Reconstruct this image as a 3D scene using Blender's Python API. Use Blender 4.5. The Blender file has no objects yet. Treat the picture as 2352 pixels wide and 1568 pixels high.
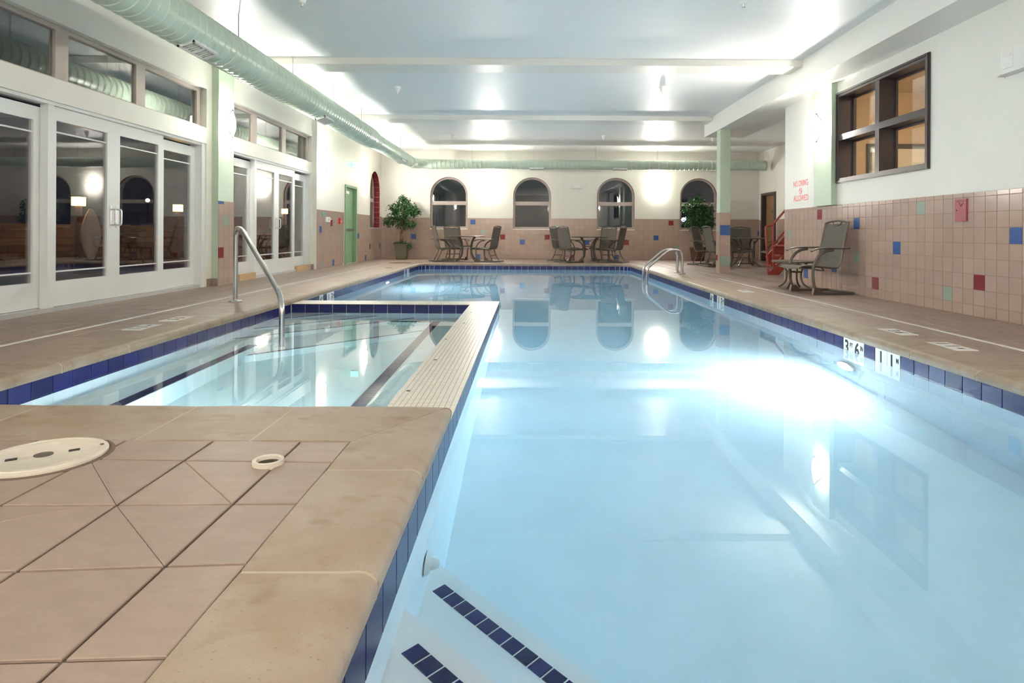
import bpy, bmesh, math, random
from mathutils import Matrix, Vector
random.seed(7)
PI = math.pi
S = bpy.context.scene
COL = S.collection

# ------------------------------------------------------------------ camera
F_PX, VX, VY, ROLL, EYE = 1441.0, 1212.0, 535.5, 0.0055, 0.77
cam_d = bpy.data.cameras.new('camera')
cam = bpy.data.objects.new('camera', cam_d)
COL.objects.link(cam)
cam_d.sensor_width = 36.0
cam_d.lens = 36.0 * F_PX / 2352.0
cam_d.shift_x = (1176.0 - VX) / 2352.0
cam_d.shift_y = (VY - 784.0) / 2352.0
cam_d.clip_start = 0.02
cam.matrix_world = Matrix.Translation((0, 0, EYE)) @ Matrix.Rotation(PI / 2, 4, 'X') @ Matrix.Rotation(ROLL, 4, 'Z')
S.camera = cam

# ------------------------------------------------------------------ world: night
W = bpy.data.worlds.new('night')
S.world = W
W.use_nodes = True
W.node_tree.nodes['Background'].inputs[0].default_value = (0.0025, 0.003, 0.0045, 1)
W.node_tree.nodes['Background'].inputs[1].default_value = 1.0

# ------------------------------------------------------------------ exposure and light levels
S.view_settings.view_transform = 'Standard'
S.view_settings.look = 'None'
S.view_settings.exposure = 1.78
S.view_settings.gamma = 1.0
S.view_settings.use_curve_mapping = False
SCONCE = 106.0
POOL_LAMP = 290.0
SPA_LAMP = 150.0
LOBBY = 150.0
LANTERN = 9.0
C = S.cycles
C.use_denoising = True
C.max_bounces = 7
C.diffuse_bounces = 4
C.glossy_bounces = 4
C.transmission_bounces = 6
C.use_adaptive_sampling = True
C.adaptive_threshold = 0.18
C.adaptive_min_samples = 12
C.transparent_max_bounces = 12
C.sample_clamp_indirect = 6.0
C.caustics_refractive = True
C.caustics_reflective = True

# ------------------------------------------------------------------ materials
MATS = {}
def mat(name, col, rough=0.5, metal=0.0, spec=0.5, var=0.0, vscale=6.0, bump=0.0, bscale=40.0, rnd=0.0, coat=0.0, emit=None, estr=0.0, stretch=None, col2=None):
    m = bpy.data.materials.new(name); m.use_nodes = True
    nt = m.node_tree; b = nt.nodes['Principled BSDF']
    b.inputs['Roughness'].default_value = rough
    b.inputs['Metallic'].default_value = metal
    b.inputs['Specular IOR Level'].default_value = spec
    b.inputs['Coat Weight'].default_value = coat
    b.inputs['Coat Roughness'].default_value = 0.08
    c4 = (*col, 1)
    b.inputs['Base Color'].default_value = c4
    src = None
    tc = nt.nodes.new('ShaderNodeTexCoord')
    geo = nt.nodes.new('ShaderNodeNewGeometry')
    vec = geo.outputs['Position']
    if stretch:
        mp = nt.nodes.new('ShaderNodeMapping'); mp.inputs['Scale'].default_value = stretch
        nt.links.new(vec, mp.inputs['Vector']); vec = mp.outputs['Vector']
    if var > 0:
        n = nt.nodes.new('ShaderNodeTexNoise'); n.inputs['Scale'].default_value = vscale; n.inputs['Detail'].default_value = 6
        n.inputs['Roughness'].default_value = 0.65
        nt.links.new(vec, n.inputs['Vector'])
        r = nt.nodes.new('ShaderNodeValToRGB')
        lo = tuple(max(0, x * (1 - var)) for x in col) if col2 is None else col2
        hi = tuple(min(1, x * (1 + var * 0.6)) for x in col)
        r.color_ramp.elements[0].position = 0.30; r.color_ramp.elements[0].color = (*lo, 1)
        r.color_ramp.elements[1].position = 0.70; r.color_ramp.elements[1].color = (*hi, 1)
        nt.links.new(n.outputs['Fac'], r.inputs['Fac']); src = r.outputs['Color']
    if rnd > 0:
        oi = nt.nodes.new('ShaderNodeObjectInfo')
        mr = nt.nodes.new('ShaderNodeMapRange'); mr.inputs['To Min'].default_value = 1 - rnd; mr.inputs['To Max'].default_value = 1 + rnd
        nt.links.new(oi.outputs['Random'], mr.inputs['Value'])
        hv = nt.nodes.new('ShaderNodeHueSaturation'); hv.inputs['Color'].default_value = c4
        if src: nt.links.new(src, hv.inputs['Color'])
        nt.links.new(mr.outputs['Result'], hv.inputs['Value']); src = hv.outputs['Color']
    if src: nt.links.new(src, b.inputs['Base Color'])
    if bump > 0:
        n2 = nt.nodes.new('ShaderNodeTexNoise'); n2.inputs['Scale'].default_value = bscale; n2.inputs['Detail'].default_value = 4
        nt.links.new(vec, n2.inputs['Vector'])
        bp = nt.nodes.new('ShaderNodeBump'); bp.inputs['Strength'].default_value = bump; bp.inputs['Distance'].default_value = 0.01
        nt.links.new(n2.outputs['Fac'], bp.inputs['Height']); nt.links.new(bp.outputs['Normal'], b.inputs['Normal'])
    if emit:
        b.inputs['Emission Color'].default_value = (*emit, 1); b.inputs['Emission Strength'].default_value = estr
    MATS[name] = m
    return m

def pane_material(name, tint=(1, 1, 1), refl=0.04, rough=0.0):
    m = bpy.data.materials.new(name); m.use_nodes = True
    nt = m.node_tree; nt.nodes.clear()
    out = nt.nodes.new('ShaderNodeOutputMaterial')
    mix = nt.nodes.new('ShaderNodeMixShader'); tr = nt.nodes.new('ShaderNodeBsdfTransparent'); gl = nt.nodes.new('ShaderNodeBsdfGlossy')
    tr.inputs['Color'].default_value = (*tint, 1); gl.inputs['Roughness'].default_value = rough
    lw = nt.nodes.new('ShaderNodeLayerWeight'); lw.inputs['Blend'].default_value = 0.5
    pw = nt.nodes.new('ShaderNodeMath'); pw.operation = 'POWER'; pw.inputs[1].default_value = 4.0
    ma = nt.nodes.new('ShaderNodeMath'); ma.operation = 'MULTIPLY_ADD'; ma.inputs[1].default_value = 1 - refl; ma.inputs[2].default_value = refl
    nt.links.new(lw.outputs['Facing'], pw.inputs[0]); nt.links.new(pw.outputs[0], ma.inputs[0])
    nt.links.new(ma.outputs[0], mix.inputs[0]); nt.links.new(tr.outputs[0], mix.inputs[1]); nt.links.new(gl.outputs[0], mix.inputs[2])
    nt.links.new(mix.outputs[0], out.inputs['Surface'])
    MATS[name] = m
    return m

def water_material(name, bump, scale, sigma, density):
    m = bpy.data.materials.new(name); m.use_nodes = True
    nt = m.node_tree; nt.nodes.clear()
    out = nt.nodes.new('ShaderNodeOutputMaterial')
    g = nt.nodes.new('ShaderNodeBsdfGlass'); g.inputs['IOR'].default_value = 1.333; g.inputs['Roughness'].default_value = 0.0
    geo = nt.nodes.new('ShaderNodeNewGeometry')
    n = nt.nodes.new('ShaderNodeTexNoise'); n.inputs['Scale'].default_value = scale; n.inputs['Detail'].default_value = 3
    nt.links.new(geo.outputs['Position'], n.inputs['Vector'])
    bp = nt.nodes.new('ShaderNodeBump'); bp.inputs['Strength'].default_value = bump; bp.inputs['Distance'].default_value = 0.01
    nt.links.new(n.outputs['Fac'], bp.inputs['Height']); nt.links.new(bp.outputs['Normal'], g.inputs['Normal'])
    nt.links.new(g.outputs[0], out.inputs['Surface'])
    va = nt.nodes.new('ShaderNodeVolumeAbsorption'); va.inputs['Color'].default_value = (*sigma, 1); va.inputs['Density'].default_value = density
    nt.links.new(va.outputs[0], out.inputs['Volume'])
    MATS[name] = m
    return m

def emit_material(name, col, strength):
    m = bpy.data.materials.new(name); m.use_nodes = True
    nt = m.node_tree; nt.nodes.clear()
    out = nt.nodes.new('ShaderNodeOutputMaterial'); e = nt.nodes.new('ShaderNodeEmission')
    e.inputs['Color'].default_value = (*col, 1); e.inputs['Strength'].default_value = strength
    nt.links.new(e.outputs[0], out.inputs['Surface'])
    MATS[name] = m
    return m

def weave_material(name, c1, c2):
    m = bpy.data.materials.new(name); m.use_nodes = True
    nt = m.node_tree; b = nt.nodes['Principled BSDF']; b.inputs['Roughness'].default_value = 0.7
    tc = nt.nodes.new('ShaderNodeTexCoord'); ck = nt.nodes.new('ShaderNodeTexNoise')
    mp = nt.nodes.new('ShaderNodeMapping'); mp.inputs['Scale'].default_value = (260, 60, 60)
    nt.links.new(tc.outputs['Object'], mp.inputs['Vector']); nt.links.new(mp.outputs['Vector'], ck.inputs['Vector'])
    ck.inputs['Scale'].default_value = 1.0
    mx = nt.nodes.new('ShaderNodeMix'); mx.data_type = 'RGBA'
    mx.inputs['A'].default_value = (*c1, 1); mx.inputs['B'].default_value = (*c2, 1)
    nt.links.new(ck.outputs['Fac'], mx.inputs['Factor']); nt.links.new(mx.outputs['Result'], b.inputs['Base Color'])
    MATS[name] = m
    return m

mat('cream_paint', (0.80, 0.765, 0.70), 0.42, var=0.03, vscale=2.5, bump=0.06, bscale=160)
mat('white_wall', (0.80, 0.79, 0.745), 0.40, var=0.02, vscale=2.0, bump=0.06, bscale=160)
mat('ceiling_paint', (0.86, 0.87, 0.86), 0.47, spec=0.4, var=0.02, vscale=2.0, bump=0.05, bscale=28, stretch=(1, 3, 1))
mat('beam_paint', (0.82, 0.80, 0.75), 0.38, bump=0.05, bscale=90)
mat('green_paint', (0.50, 0.60, 0.47), 0.40, var=0.04, vscale=3, bump=0.05, bscale=120)
mat('duct_green', (0.52, 0.62, 0.52), 0.28, spec=0.6, var=0.05, vscale=2)
mat('pink_tile', (0.475, 0.345, 0.287), 0.14, spec=0.55, rnd=0.045, var=0.03, vscale=9)
mat('blue_tile', (0.06, 0.13, 0.36), 0.14, spec=0.55)
mat('red_tile', (0.26, 0.035, 0.045), 0.14, spec=0.55)
mat('sage_tile', (0.33, 0.40, 0.33), 0.16, spec=0.55)
mat('wall_grout', (0.36, 0.235, 0.18), 0.8)
mat('floor_tile', (0.31, 0.228, 0.184), 0.50, rnd=0.05, var=0.10, vscale=9, bump=0.10, bscale=70, stretch=(1.0, 2.6, 1))
mat('floor_grout', (0.16, 0.105, 0.075), 0.85, var=0.15, vscale=20)
def stone_material(name, light, tan, brown):
    m = bpy.data.materials.new(name); m.use_nodes = True
    nt = m.node_tree; b = nt.nodes['Principled BSDF']; b.inputs['Roughness'].default_value = 0.5
    geo = nt.nodes.new('ShaderNodeNewGeometry'); mp = nt.nodes.new('ShaderNodeMapping'); mp.inputs['Scale'].default_value = (1, 1.6, 1); mp.inputs['Rotation'].default_value = (0, 0, 0.5)
    nt.links.new(geo.outputs['Position'], mp.inputs['Vector'])
    def noise(sc, det, lo, hi):
        n = nt.nodes.new('ShaderNodeTexNoise'); n.inputs['Scale'].default_value = sc; n.inputs['Detail'].default_value = det; n.inputs['Distortion'].default_value = 0.4
        nt.links.new(mp.outputs['Vector'], n.inputs['Vector'])
        r = nt.nodes.new('ShaderNodeMapRange'); r.inputs['From Min'].default_value = lo; r.inputs['From Max'].default_value = hi
        nt.links.new(n.outputs['Fac'], r.inputs['Value']); return r.outputs['Result'], n.outputs['Fac']
    def mix(a, bcol, f):
        x = nt.nodes.new('ShaderNodeMix'); x.data_type = 'RGBA'
        if isinstance(a, tuple): x.inputs['A'].default_value = (*a, 1)
        else: nt.links.new(a, x.inputs['A'])
        x.inputs['B'].default_value = (*bcol, 1); nt.links.new(f, x.inputs['Factor']); return x.outputs['Result']
    f1, _ = noise(4.0, 5, 0.38, 0.66); f2, _ = noise(7.0, 4, 0.56, 0.78); f3, h = noise(120, 2, 0.66, 0.80)
    c = mix(mix(mix(light, tan, f1), brown, f2), tuple(x * 0.6 for x in brown), f3)
    nt.links.new(c, b.inputs['Base Color'])
    bp = nt.nodes.new('ShaderNodeBump'); bp.inputs['Strength'].default_value = 0.15; bp.inputs['Distance'].default_value = 0.01
    nt.links.new(h, bp.inputs['Height']); nt.links.new(bp.outputs['Normal'], b.inputs['Normal'])
    MATS[name] = m
stone_material('coping_stone', (0.335, 0.262, 0.198), (0.29, 0.208, 0.142), (0.225, 0.140, 0.078))
mat('coping_joint', (0.45, 0.37, 0.285), 0.8, var=0.1)
mat('pool_plaster', (0.86, 0.88, 0.89), 0.6, var=0.05, vscale=3)
mat('navy_tile', (0.012, 0.014, 0.10), 0.26, spec=0.45, rnd=0.25)
mat('pool_grout', (0.62, 0.66, 0.68), 0.7)
mat('mosaic', (0.70, 0.655, 0.575), 0.35, rnd=0.0, var=0.06, vscale=40)
mat('mosaic_grout', (0.40, 0.31, 0.23), 0.8)
mat('marker_white', (0.82, 0.82, 0.80), 0.25)
mat('ink_black', (0.012, 0.012, 0.014), 0.5)
mat('steel', (0.62, 0.61, 0.60), 0.22, metal=1.0)
mat('white_door', (0.80, 0.80, 0.785), 0.32)
mat('frame_taupe', (0.50, 0.42, 0.38), 0.4)
mat('door_green', (0.24, 0.40, 0.23), 0.38)
mat('dark_brown', (0.050, 0.036, 0.040), 0.28, spec=0.6)
mat('brown_door', (0.30, 0.16, 0.07), 0.4, var=0.15, vscale=4, stretch=(1, 1, 0.15))
mat('wood_board', (0.62, 0.40, 0.22), 0.55, var=0.12, vscale=6, stretch=(1, 0.3, 1))
mat('chair_metal', (0.13, 0.105, 0.085), 0.36, metal=0.35)
weave_material('sling', (0.070, 0.060, 0.048), (0.165, 0.145, 0.120))
mat('red_paint', (0.36, 0.055, 0.04), 0.32)
mat('red_plastic', (0.62, 0.03, 0.03), 0.35)
mat('plate_red', (0.34, 0.05, 0.075), 0.35)
mat('sign_red', (0.72, 0.12, 0.13), 0.3)
mat('white_plastic', (0.82, 0.82, 0.79), 0.35)
mat('lid_plastic', (0.62, 0.55, 0.46), 0.45, var=0.12, vscale=14)
mat('dark_hole', (0.03, 0.025, 0.02), 0.9)
mat('leaf', (0.05, 0.16, 0.04), 0.35, spec=0.6, var=0.45, vscale=11, col2=(0.010, 0.045, 0.014))
mat('bark', (0.20, 0.10, 0.05), 0.8, var=0.3, vscale=18)
mat('pot_green', (0.12, 0.105, 0.060), 0.55, var=0.2, vscale=10)
mat('basket_brown', (0.12, 0.055, 0.032), 0.7, var=0.35, vscale=30)
mat('soil', (0.05, 0.035, 0.022), 0.95)
mat('teal_sign', (0.13, 0.32, 0.33), 0.4)
mat('aluminium', (0.72, 0.72, 0.73), 0.35, metal=0.8)
mat('tan_wall', (0.62, 0.44, 0.28), 0.5)
mat('lobby_white', (0.75, 0.66, 0.56), 0.5)
mat('carpet', (0.30, 0.20, 0.14), 0.9)
mat('patio_stone', (0.20, 0.14, 0.11), 0.8, var=0.3, vscale=5)
mat('wall_stone', (0.17, 0.105, 0.075), 0.8, rnd=0.35, var=0.3, vscale=8, bump=0.4, bscale=14)
mat('glow_oval_tone', (0.85, 0.74, 0.62), 0.8, var=0.1, vscale=30)  # pale tone stands for lantern glow on the oval outside
pane_material('window_pane', (0.90, 0.94, 0.92), 0.12)
pane_material('door_pane', (0.92, 0.90, 0.91), 0.13)
water_material('pool_water', 0.010, 1.6, (0.20, 0.65, 0.84), 0.28)
water_material('spa_water', 0.030, 2.6, (0.42, 0.82, 0.90), 0.36)
emit_material('sconce_glow', (1.0, 0.95, 0.86), SCONCE)
emit_material('pool_lamp_glow', (0.90, 0.97, 1.0), POOL_LAMP)
emit_material('spa_lamp_glow', (0.92, 0.98, 1.0), SPA_LAMP)
emit_material('lobby_glow', (1.0, 0.82, 0.58), LOBBY)
emit_material('lantern_glow', (1.0, 0.55, 0.10), LANTERN)
emit_material('exit_glow', (0.16, 1.0, 0.55), 2.2)
emit_material('street_glow', (1.0, 0.5, 0.2), 14.0)
emit_material('blue_glow', (0.40, 0.45, 1.0), 14.0)

# ------------------------------------------------------------------ mesh helpers
class MB:
    def __init__(s): s.v = []; s.f = []
    def quad(s, a, b, c, d):
        n = len(s.v); s.v += [tuple(a), tuple(b), tuple(c), tuple(d)]; s.f.append((n, n + 1, n + 2, n + 3)); return s
    def poly(s, pts):
        n = len(s.v); s.v += [tuple(p) for p in pts]; s.f.append(tuple(range(n, n + len(pts)))); return s
    def box(s, x0, y0, z0, x1, y1, z1):
        if x0 > x1: x0, x1 = x1, x0
        if y0 > y1: y0, y1 = y1, y0
        if z0 > z1: z0, z1 = z1, z0
        n = len(s.v)
        s.v += [(x0, y0, z0), (x1, y0, z0), (x1, y1, z0), (x0, y1, z0), (x0, y0, z1), (x1, y0, z1), (x1, y1, z1), (x0, y1, z1)]
        s.f += [tuple(n + i for i in q) for q in ((0, 3, 2, 1), (4, 5, 6, 7), (0, 1, 5, 4), (1, 2, 6, 5), (2, 3, 7, 6), (3, 0, 4, 7))]
        return s
    def prism(s, pts, z0, z1):
        n = len(s.v); k = len(pts)
        s.v += [(p[0], p[1], z0) for p in pts] + [(p[0], p[1], z1) for p in pts]
        s.f.append(tuple(n + i for i in reversed(range(k)))); s.f.append(tuple(n + k + i for i in range(k)))
        for i in range(k):
            j = (i + 1) % k; s.f.append((n + i, n + j, n + k + j, n + k + i))
        return s
    def rings(s, rings, cap0=True, cap1=True, closed=False):
        n = len(s.v); k = len(rings[0])
        for r in rings: s.v += [tuple(p) for p in r]
        m = len(rings)
        for i in range(m - 1 + (1 if closed else 0)):
            a = n + i * k; b = n + ((i + 1) % m) * k
            for j in range(k):
                j2 = (j + 1) % k; s.f.append((a + j, a + j2, b + j2, b + j))
        if not closed:
            if cap0: s.f.append(tuple(n + j for j in reversed(range(k))))
            if cap1: s.f.append(tuple(n + (m - 1) * k + j for j in range(k)))
        return s
    def tube(s, path, r, seg=10, closed=False, flat=1.0):
        P = [Vector(p) for p in path]; m = len(P)
        rr = r if isinstance(r, (list, tuple)) else [r] * m
        up = None; rings = []
        for i in range(m):
            if closed: t = (P[(i + 1) % m] - P[i - 1])
            elif i == 0: t = P[1] - P[0]
            elif i == m - 1: t = P[-1] - P[-2]
            else: t = (P[i + 1] - P[i]).normalized() + (P[i] - P[i - 1]).normalized()
            t.normalize()
            if up is None:
                up = Vector((0, 0, 1)) if abs(t.z) < 0.9 else Vector((1, 0, 0))
            up = (up - t * up.dot(t))
            if up.length < 1e-5: up = t.orthogonal()
            up.normalize(); sd = t.cross(up)
            rings.append([P[i] + (sd * math.cos(2 * PI * k / seg) + up * (math.sin(2 * PI * k / seg) * flat)) * rr[i] for k in range(seg)])
        return s.rings(rings, closed=closed)
    def lathe(s, prof, seg=24, cx=0, cy=0):
        rings = [[(cx + r * math.cos(2 * PI * k / seg), cy + r * math.sin(2 * PI * k / seg), z) for k in range(seg)] for r, z in prof]
        return s.rings(rings)
    def mesh(s, name, m, smooth=False):
        me = bpy.data.meshes.new(name); me.from_pydata(s.v, [], s.f); me.update()
        bm = bmesh.new(); bm.from_mesh(me); bmesh.ops.recalc_face_normals(bm, faces=bm.faces); bm.to_mesh(me); bm.free()
        if m: me.materials.append(MATS[m])
        if smooth:
            for p in me.polygons: p.use_smooth = True
            me.set_sharp_from_angle(angle=math.radians(38))
        return me
    def build(s, name, m, parent=None, smooth=False, loc=None, rot=None, kind=None):
        return obj(name, s.mesh(name, m, smooth), parent, loc, rot, kind)

def obj(name, me, parent=None, loc=None, rot=None, kind=None):
    o = bpy.data.objects.new(name, me); COL.objects.link(o)
    if parent: o.parent = parent
    if loc is not None: o.location = loc
    if rot is not None: o.rotation_euler = rot
    if kind: o['kind'] = kind
    return o

def tag(o, label, cat=None, group=None, kind=None):
    o['label'] = label
    if cat: o['category'] = cat
    if group: o['group'] = group
    if kind: o['kind'] = kind
    return o

def empty(name, loc=(0, 0, 0), rz=0.0, label=None, cat=None, group=None, kind=None):
    o = bpy.data.objects.new(name, None); COL.objects.link(o); o.empty_display_size = 0.1
    o.location = loc; o.rotation_euler = (0, 0, rz)
    if label: tag(o, label, cat, group, kind)
    return o

def copy_tree(root, loc, rz, label=None, group=None):
    r = root.copy(); COL.objects.link(r); r.location = loc; r.rotation_euler = (0, 0, rz)
    if label: r['label'] = label
    if group: r['group'] = group
    for ch in list(root.children):
        c = ch.copy(); COL.objects.link(c); c.parent = r
        for g in list(ch.children):
            d = g.copy(); COL.objects.link(d); d.parent = c
    return r

def smooth_path(pts, n=6):
    P = [Vector(p) for p in pts]; out = []
    for i in range(len(P) - 1):
        p0 = P[max(i - 1, 0)]; p1 = P[i]; p2 = P[i + 1]; p3 = P[min(i + 2, len(P) - 1)]
        for k in range(n):
            t = k / n
            out.append(0.5 * ((2 * p1) + (p2 - p0) * t + (2 * p0 - 5 * p1 + 4 * p2 - p3) * t * t + (3 * p1 - p0 - 3 * p2 + p3) * t ** 3))
    out.append(P[-1]); return out

def round_path(pts, rad, n=6):
    P = [Vector(p) for p in pts]; out = [P[0]]
    for i in range(1, len(P) - 1):
        a = (P[i - 1] - P[i]); b = (P[i + 1] - P[i])
        r = rad[i - 1] if isinstance(rad, (list, tuple)) else rad
        r = min(r, a.length * 0.49, b.length * 0.49)
        s0 = P[i] + a.normalized() * r; s1 = P[i] + b.normalized() * r
        for k in range(n + 1):
            t = k / n
            out.append((1 - t) ** 2 * s0 + 2 * t * (1 - t) * P[i] + t * t * s1)
    out.append(P[-1]); return out

def proj(x, y, z):
    if y < 0.05: return None
    u = x * F_PX / y; v = (EYE - z) * F_PX / y
    return (VX + u - ROLL * v, VY + v + ROLL * u)

_text = {}
def text_mesh(txt, size, m, depth=0.0008, narrow=1.0):
    key = (txt, size, m, narrow)
    if key in _text: return _text[key]
    cu = bpy.data.curves.new('lettering', 'FONT'); cu.body = txt; cu.size = size; cu.align_x = 'CENTER'; cu.align_y = 'CENTER'; cu.extrude = depth
    cu.offset = size * 0.022
    o = bpy.data.objects.new('lettering', cu); COL.objects.link(o)
    dg = bpy.context.evaluated_depsgraph_get(); dg.update()
    me = bpy.data.meshes.new_from_object(o.evaluated_get(dg))
    bpy.data.objects.remove(o); bpy.data.curves.remove(cu)
    for v in me.vertices: v.co.x *= narrow
    me.materials.clear(); me.materials.append(MATS[m]); me.name = 'lettering'
    _text[key] = me
    return me

# wall-tile mesh: local x across, local z up, front faces -y
_tiles = {}
def wall_tile_mesh(w, h, t, m, bev=0.0014):
    key = (round(w, 4), round(h, 4), t, m)
    if key in _tiles: return _tiles[key]
    b = MB(); a, c = w / 2, h / 2
    R = lambda i, y: [(-a + i, y, -c + i), (a - i, y, -c + i), (a - i, y, c - i), (-a + i, y, c - i)]
    b.rings([R(0, 0), R(0, -t + bev * 0.6), R(bev, -t)])
    _tiles[key] = b.mesh('tile', m)
    return _tiles[key]

def tiled_wall(parent, frame, s0, s1, z0, z1, pitch, gap, t, base_m, specials=(), holes=(), zpitch=None, trim=0.045, s_org=None, limit=300, name='tile', vis=lambda s, z: True, min_px=8.0):
    """frame(s, z) -> world point on the wall plane, angle about z for the tile; tiles as parts, the smallest joined."""
    zp = zpitch or pitch
    so = s0 if s_org is None else s_org
    cells = []
    ztop = z1 - trim if trim else z1
    rows = []
    z = ztop
    while z > z0 + 0.015:
        rows.append((max(z0, z - zp), z)); z -= zp
    if trim: rows.append((ztop, z1))
    k0 = math.floor((s0 - so) / pitch) - 1
    k = k0
    while so + k * pitch < s1:
        a, b = max(s0, so + k * pitch), min(s1, so + (k + 1) * pitch)
        k += 1
        if b - a < 0.02: continue
        for (c, d) in rows:
            A, B, Cc, D = a, b, c, d; ok = True
            for (h0, h1, g0, g1) in holes:
                if A < h1 and B > h0 and Cc < g1 and D > g0:
                    ov = [(h1 - A, 0), (B - h0, 1), (g1 - Cc, 2), (D - g0, 3)]; w = min(ov)
                    if w[1] == 0: A = h1
                    elif w[1] == 1: B = h0
                    elif w[1] == 2: Cc = g1
                    else: D = g0
                    if B - A < 0.018 or D - Cc < 0.018: ok = False; break
            if ok: cells.append((A, B, Cc, D))
    def px(cell):
        A, B, Cc, D = cell
        p = [proj(*frame(s, zz)[0]) for s, zz in ((A, Cc), (B, Cc), (A, D))]
        if any(q is None for q in p): return 0
        cx, cy = (p[1][0] + p[2][0]) / 2, (p[1][1] + p[2][1]) / 2
        if not (-30 < cx < 2382 and -30 < cy < 1598) or not vis((A + B) / 2, (Cc + D) / 2): return 0
        return min(math.dist(p[0], p[1]), math.dist(p[0], p[2]))
    def special(cell):
        A, B, Cc, D = cell
        for (s, zz, m) in specials:
            if A <= s < B and Cc <= zz < D: return m
        return None
    bed = MB()
    for (A, B, Cc, D) in cells:
        (P, ang) = frame(A, Cc); off = Vector((math.sin(ang), -math.cos(ang), 0)) * 0.0045
        bed.quad(*[Vector(frame(s_, z_)[0]) + off for s_, z_ in ((A, Cc), (B, Cc), (B, D), (A, D))])
    bed.build('grout_bed', 'wall_grout', parent)
    ranked = sorted(cells, key=lambda c: -(px(c) + (1000 if special(c) else 0)))
    rest = MB(); g = gap / 2
    for i, cell in enumerate(ranked):
        A, B, Cc, D = cell
        m = special(cell) or base_m
        P, ang = frame((A + B) / 2, (Cc + D) / 2)
        w, h = B - A - gap, D - Cc - gap
        if (i < limit and px(cell) >= min_px) or m != base_m:
            obj(name, wall_tile_mesh(w, h, t, m), parent, P, (0, 0, ang))
        else:
            me = wall_tile_mesh(w, h, t, m); M = Matrix.Translation(P) @ Matrix.Rotation(ang, 4, 'Z')
            n = len(rest.v); rest.v += [tuple(M @ v.co) for v in me.vertices]; rest.f += [tuple(n + q for q in p.vertices) for p in me.polygons]
    if rest.f: rest.build(name + '_field', base_m, parent, kind='stuff')

# ------------------------------------------------------------------ dimensions (metres, deck top at z = 0)
XL, XR, YF, ZC = -4.36, 4.27, 18.7, 3.21
XLB = -4.46            # face of the glazed bays
XFR = 6.9              # side wall of the far right corner
YN = -3.0
YE = 10.42             # end of the right-hand wall
WAIN = 1.195
PX0, PX1, PXN, PY0, PY1 = -2.70, 2.56, -0.333, 0.5, 15.8
SPX, SPY0, SPY1, SPY2 = -0.66, 2.80, 7.18, 7.54
WATER = -0.145
RC = 0.35

def structure(name, mb, m, label, cat='wall', smooth=False):
    o = mb.build(name, m, None, smooth); tag(o, label, cat, None, 'structure'); return o

# ------------------------------------------------------------------ ceiling and beams
structure('ceiling', MB().box(-4.8, YN, ZC, 7.2, YF + 0.3, ZC + 0.15), 'ceiling_paint', 'smooth white ceiling over the whole pool hall', 'ceiling')
structure('ceiling_beam', MB().box(-4.4, 8.75, 3.115, 3.83, 9.19, ZC + 0.02), 'beam_paint', 'nearer shallow cream cross beam on the ceiling', 'beam')
structure('ceiling_beam', MB().box(-4.4, 13.0, 3.115, 3.83, 13.45, ZC + 0.02), 'beam_paint', 'farther shallow cream cross beam on the ceiling', 'beam')
structure('ceiling_beam', MB().box(-4.4, 4.4, 3.115, 3.83, 4.85, ZC + 0.02), 'beam_paint', 'shallow cream cross beam overhead nearest the camera', 'beam')
structure('soffit_beam', MB().box(3.825, YN, 2.87, 4.67, 13.62, ZC + 0.02), 'beam_paint', 'deep white dropped beam running along the right wall', 'beam')

# ------------------------------------------------------------------ walls
def arch_wall(mb, to3, s0, s1, z0, z1, openings, depth):
    """wall face with arched openings (a, b, sill, spring, rise); reveals go 'depth' behind (to3(s, z, d))."""
    cuts = sorted(openings); cur = s0
    for (a, b, sill, spring, rise) in cuts:
        mb.quad(to3(cur, z0, 0), to3(a, z0, 0), to3(a, z1, 0), to3(cur, z1, 0))
        mb.quad(to3(a, z0, 0), to3(b, z0, 0), to3(b, sill, 0), to3(a, sill, 0))
        N = 24; arc = arch_curve(a, b, spring, rise, N)
        for i in range(N):
            p, q = arc[i], arc[i + 1]
            mb.quad(to3(p[0], p[1], 0), to3(q[0], q[1], 0), to3(q[0], z1, 0), to3(p[0], z1, 0))
            if rise > 0: mb.quad(to3(p[0], p[1], 0), to3(q[0], q[1], 0), to3(q[0], q[1], depth), to3(p[0], p[1], depth))
        if rise <= 0: mb.quad(to3(a, spring, 0), to3(b, spring, 0), to3(b, spring, depth), to3(a, spring, depth))
        mb.quad(to3(a, sill, 0), to3(a, spring, 0), to3(a, spring, depth), to3(a, sill, depth))
        mb.quad(to3(b, sill, 0), to3(b, spring, 0), to3(b, spring, depth), to3(b, sill, depth))
        mb.quad(to3(a, sill, 0), to3(b, sill, 0), to3(b, sill, depth), to3(a, sill, depth))
        cur = b
    mb.quad(to3(cur, z0, 0), to3(s1, z0, 0), to3(s1, z1, 0), to3(cur, z1, 0))
    return mb

def arch_curve(a, b, spring, rise, N):
    c, r = (a + b) / 2, (b - a) / 2
    return [(c - r * math.cos(PI * i / N), spring + rise * math.sin(PI * i / N)) for i in range(N + 1)]

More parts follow.
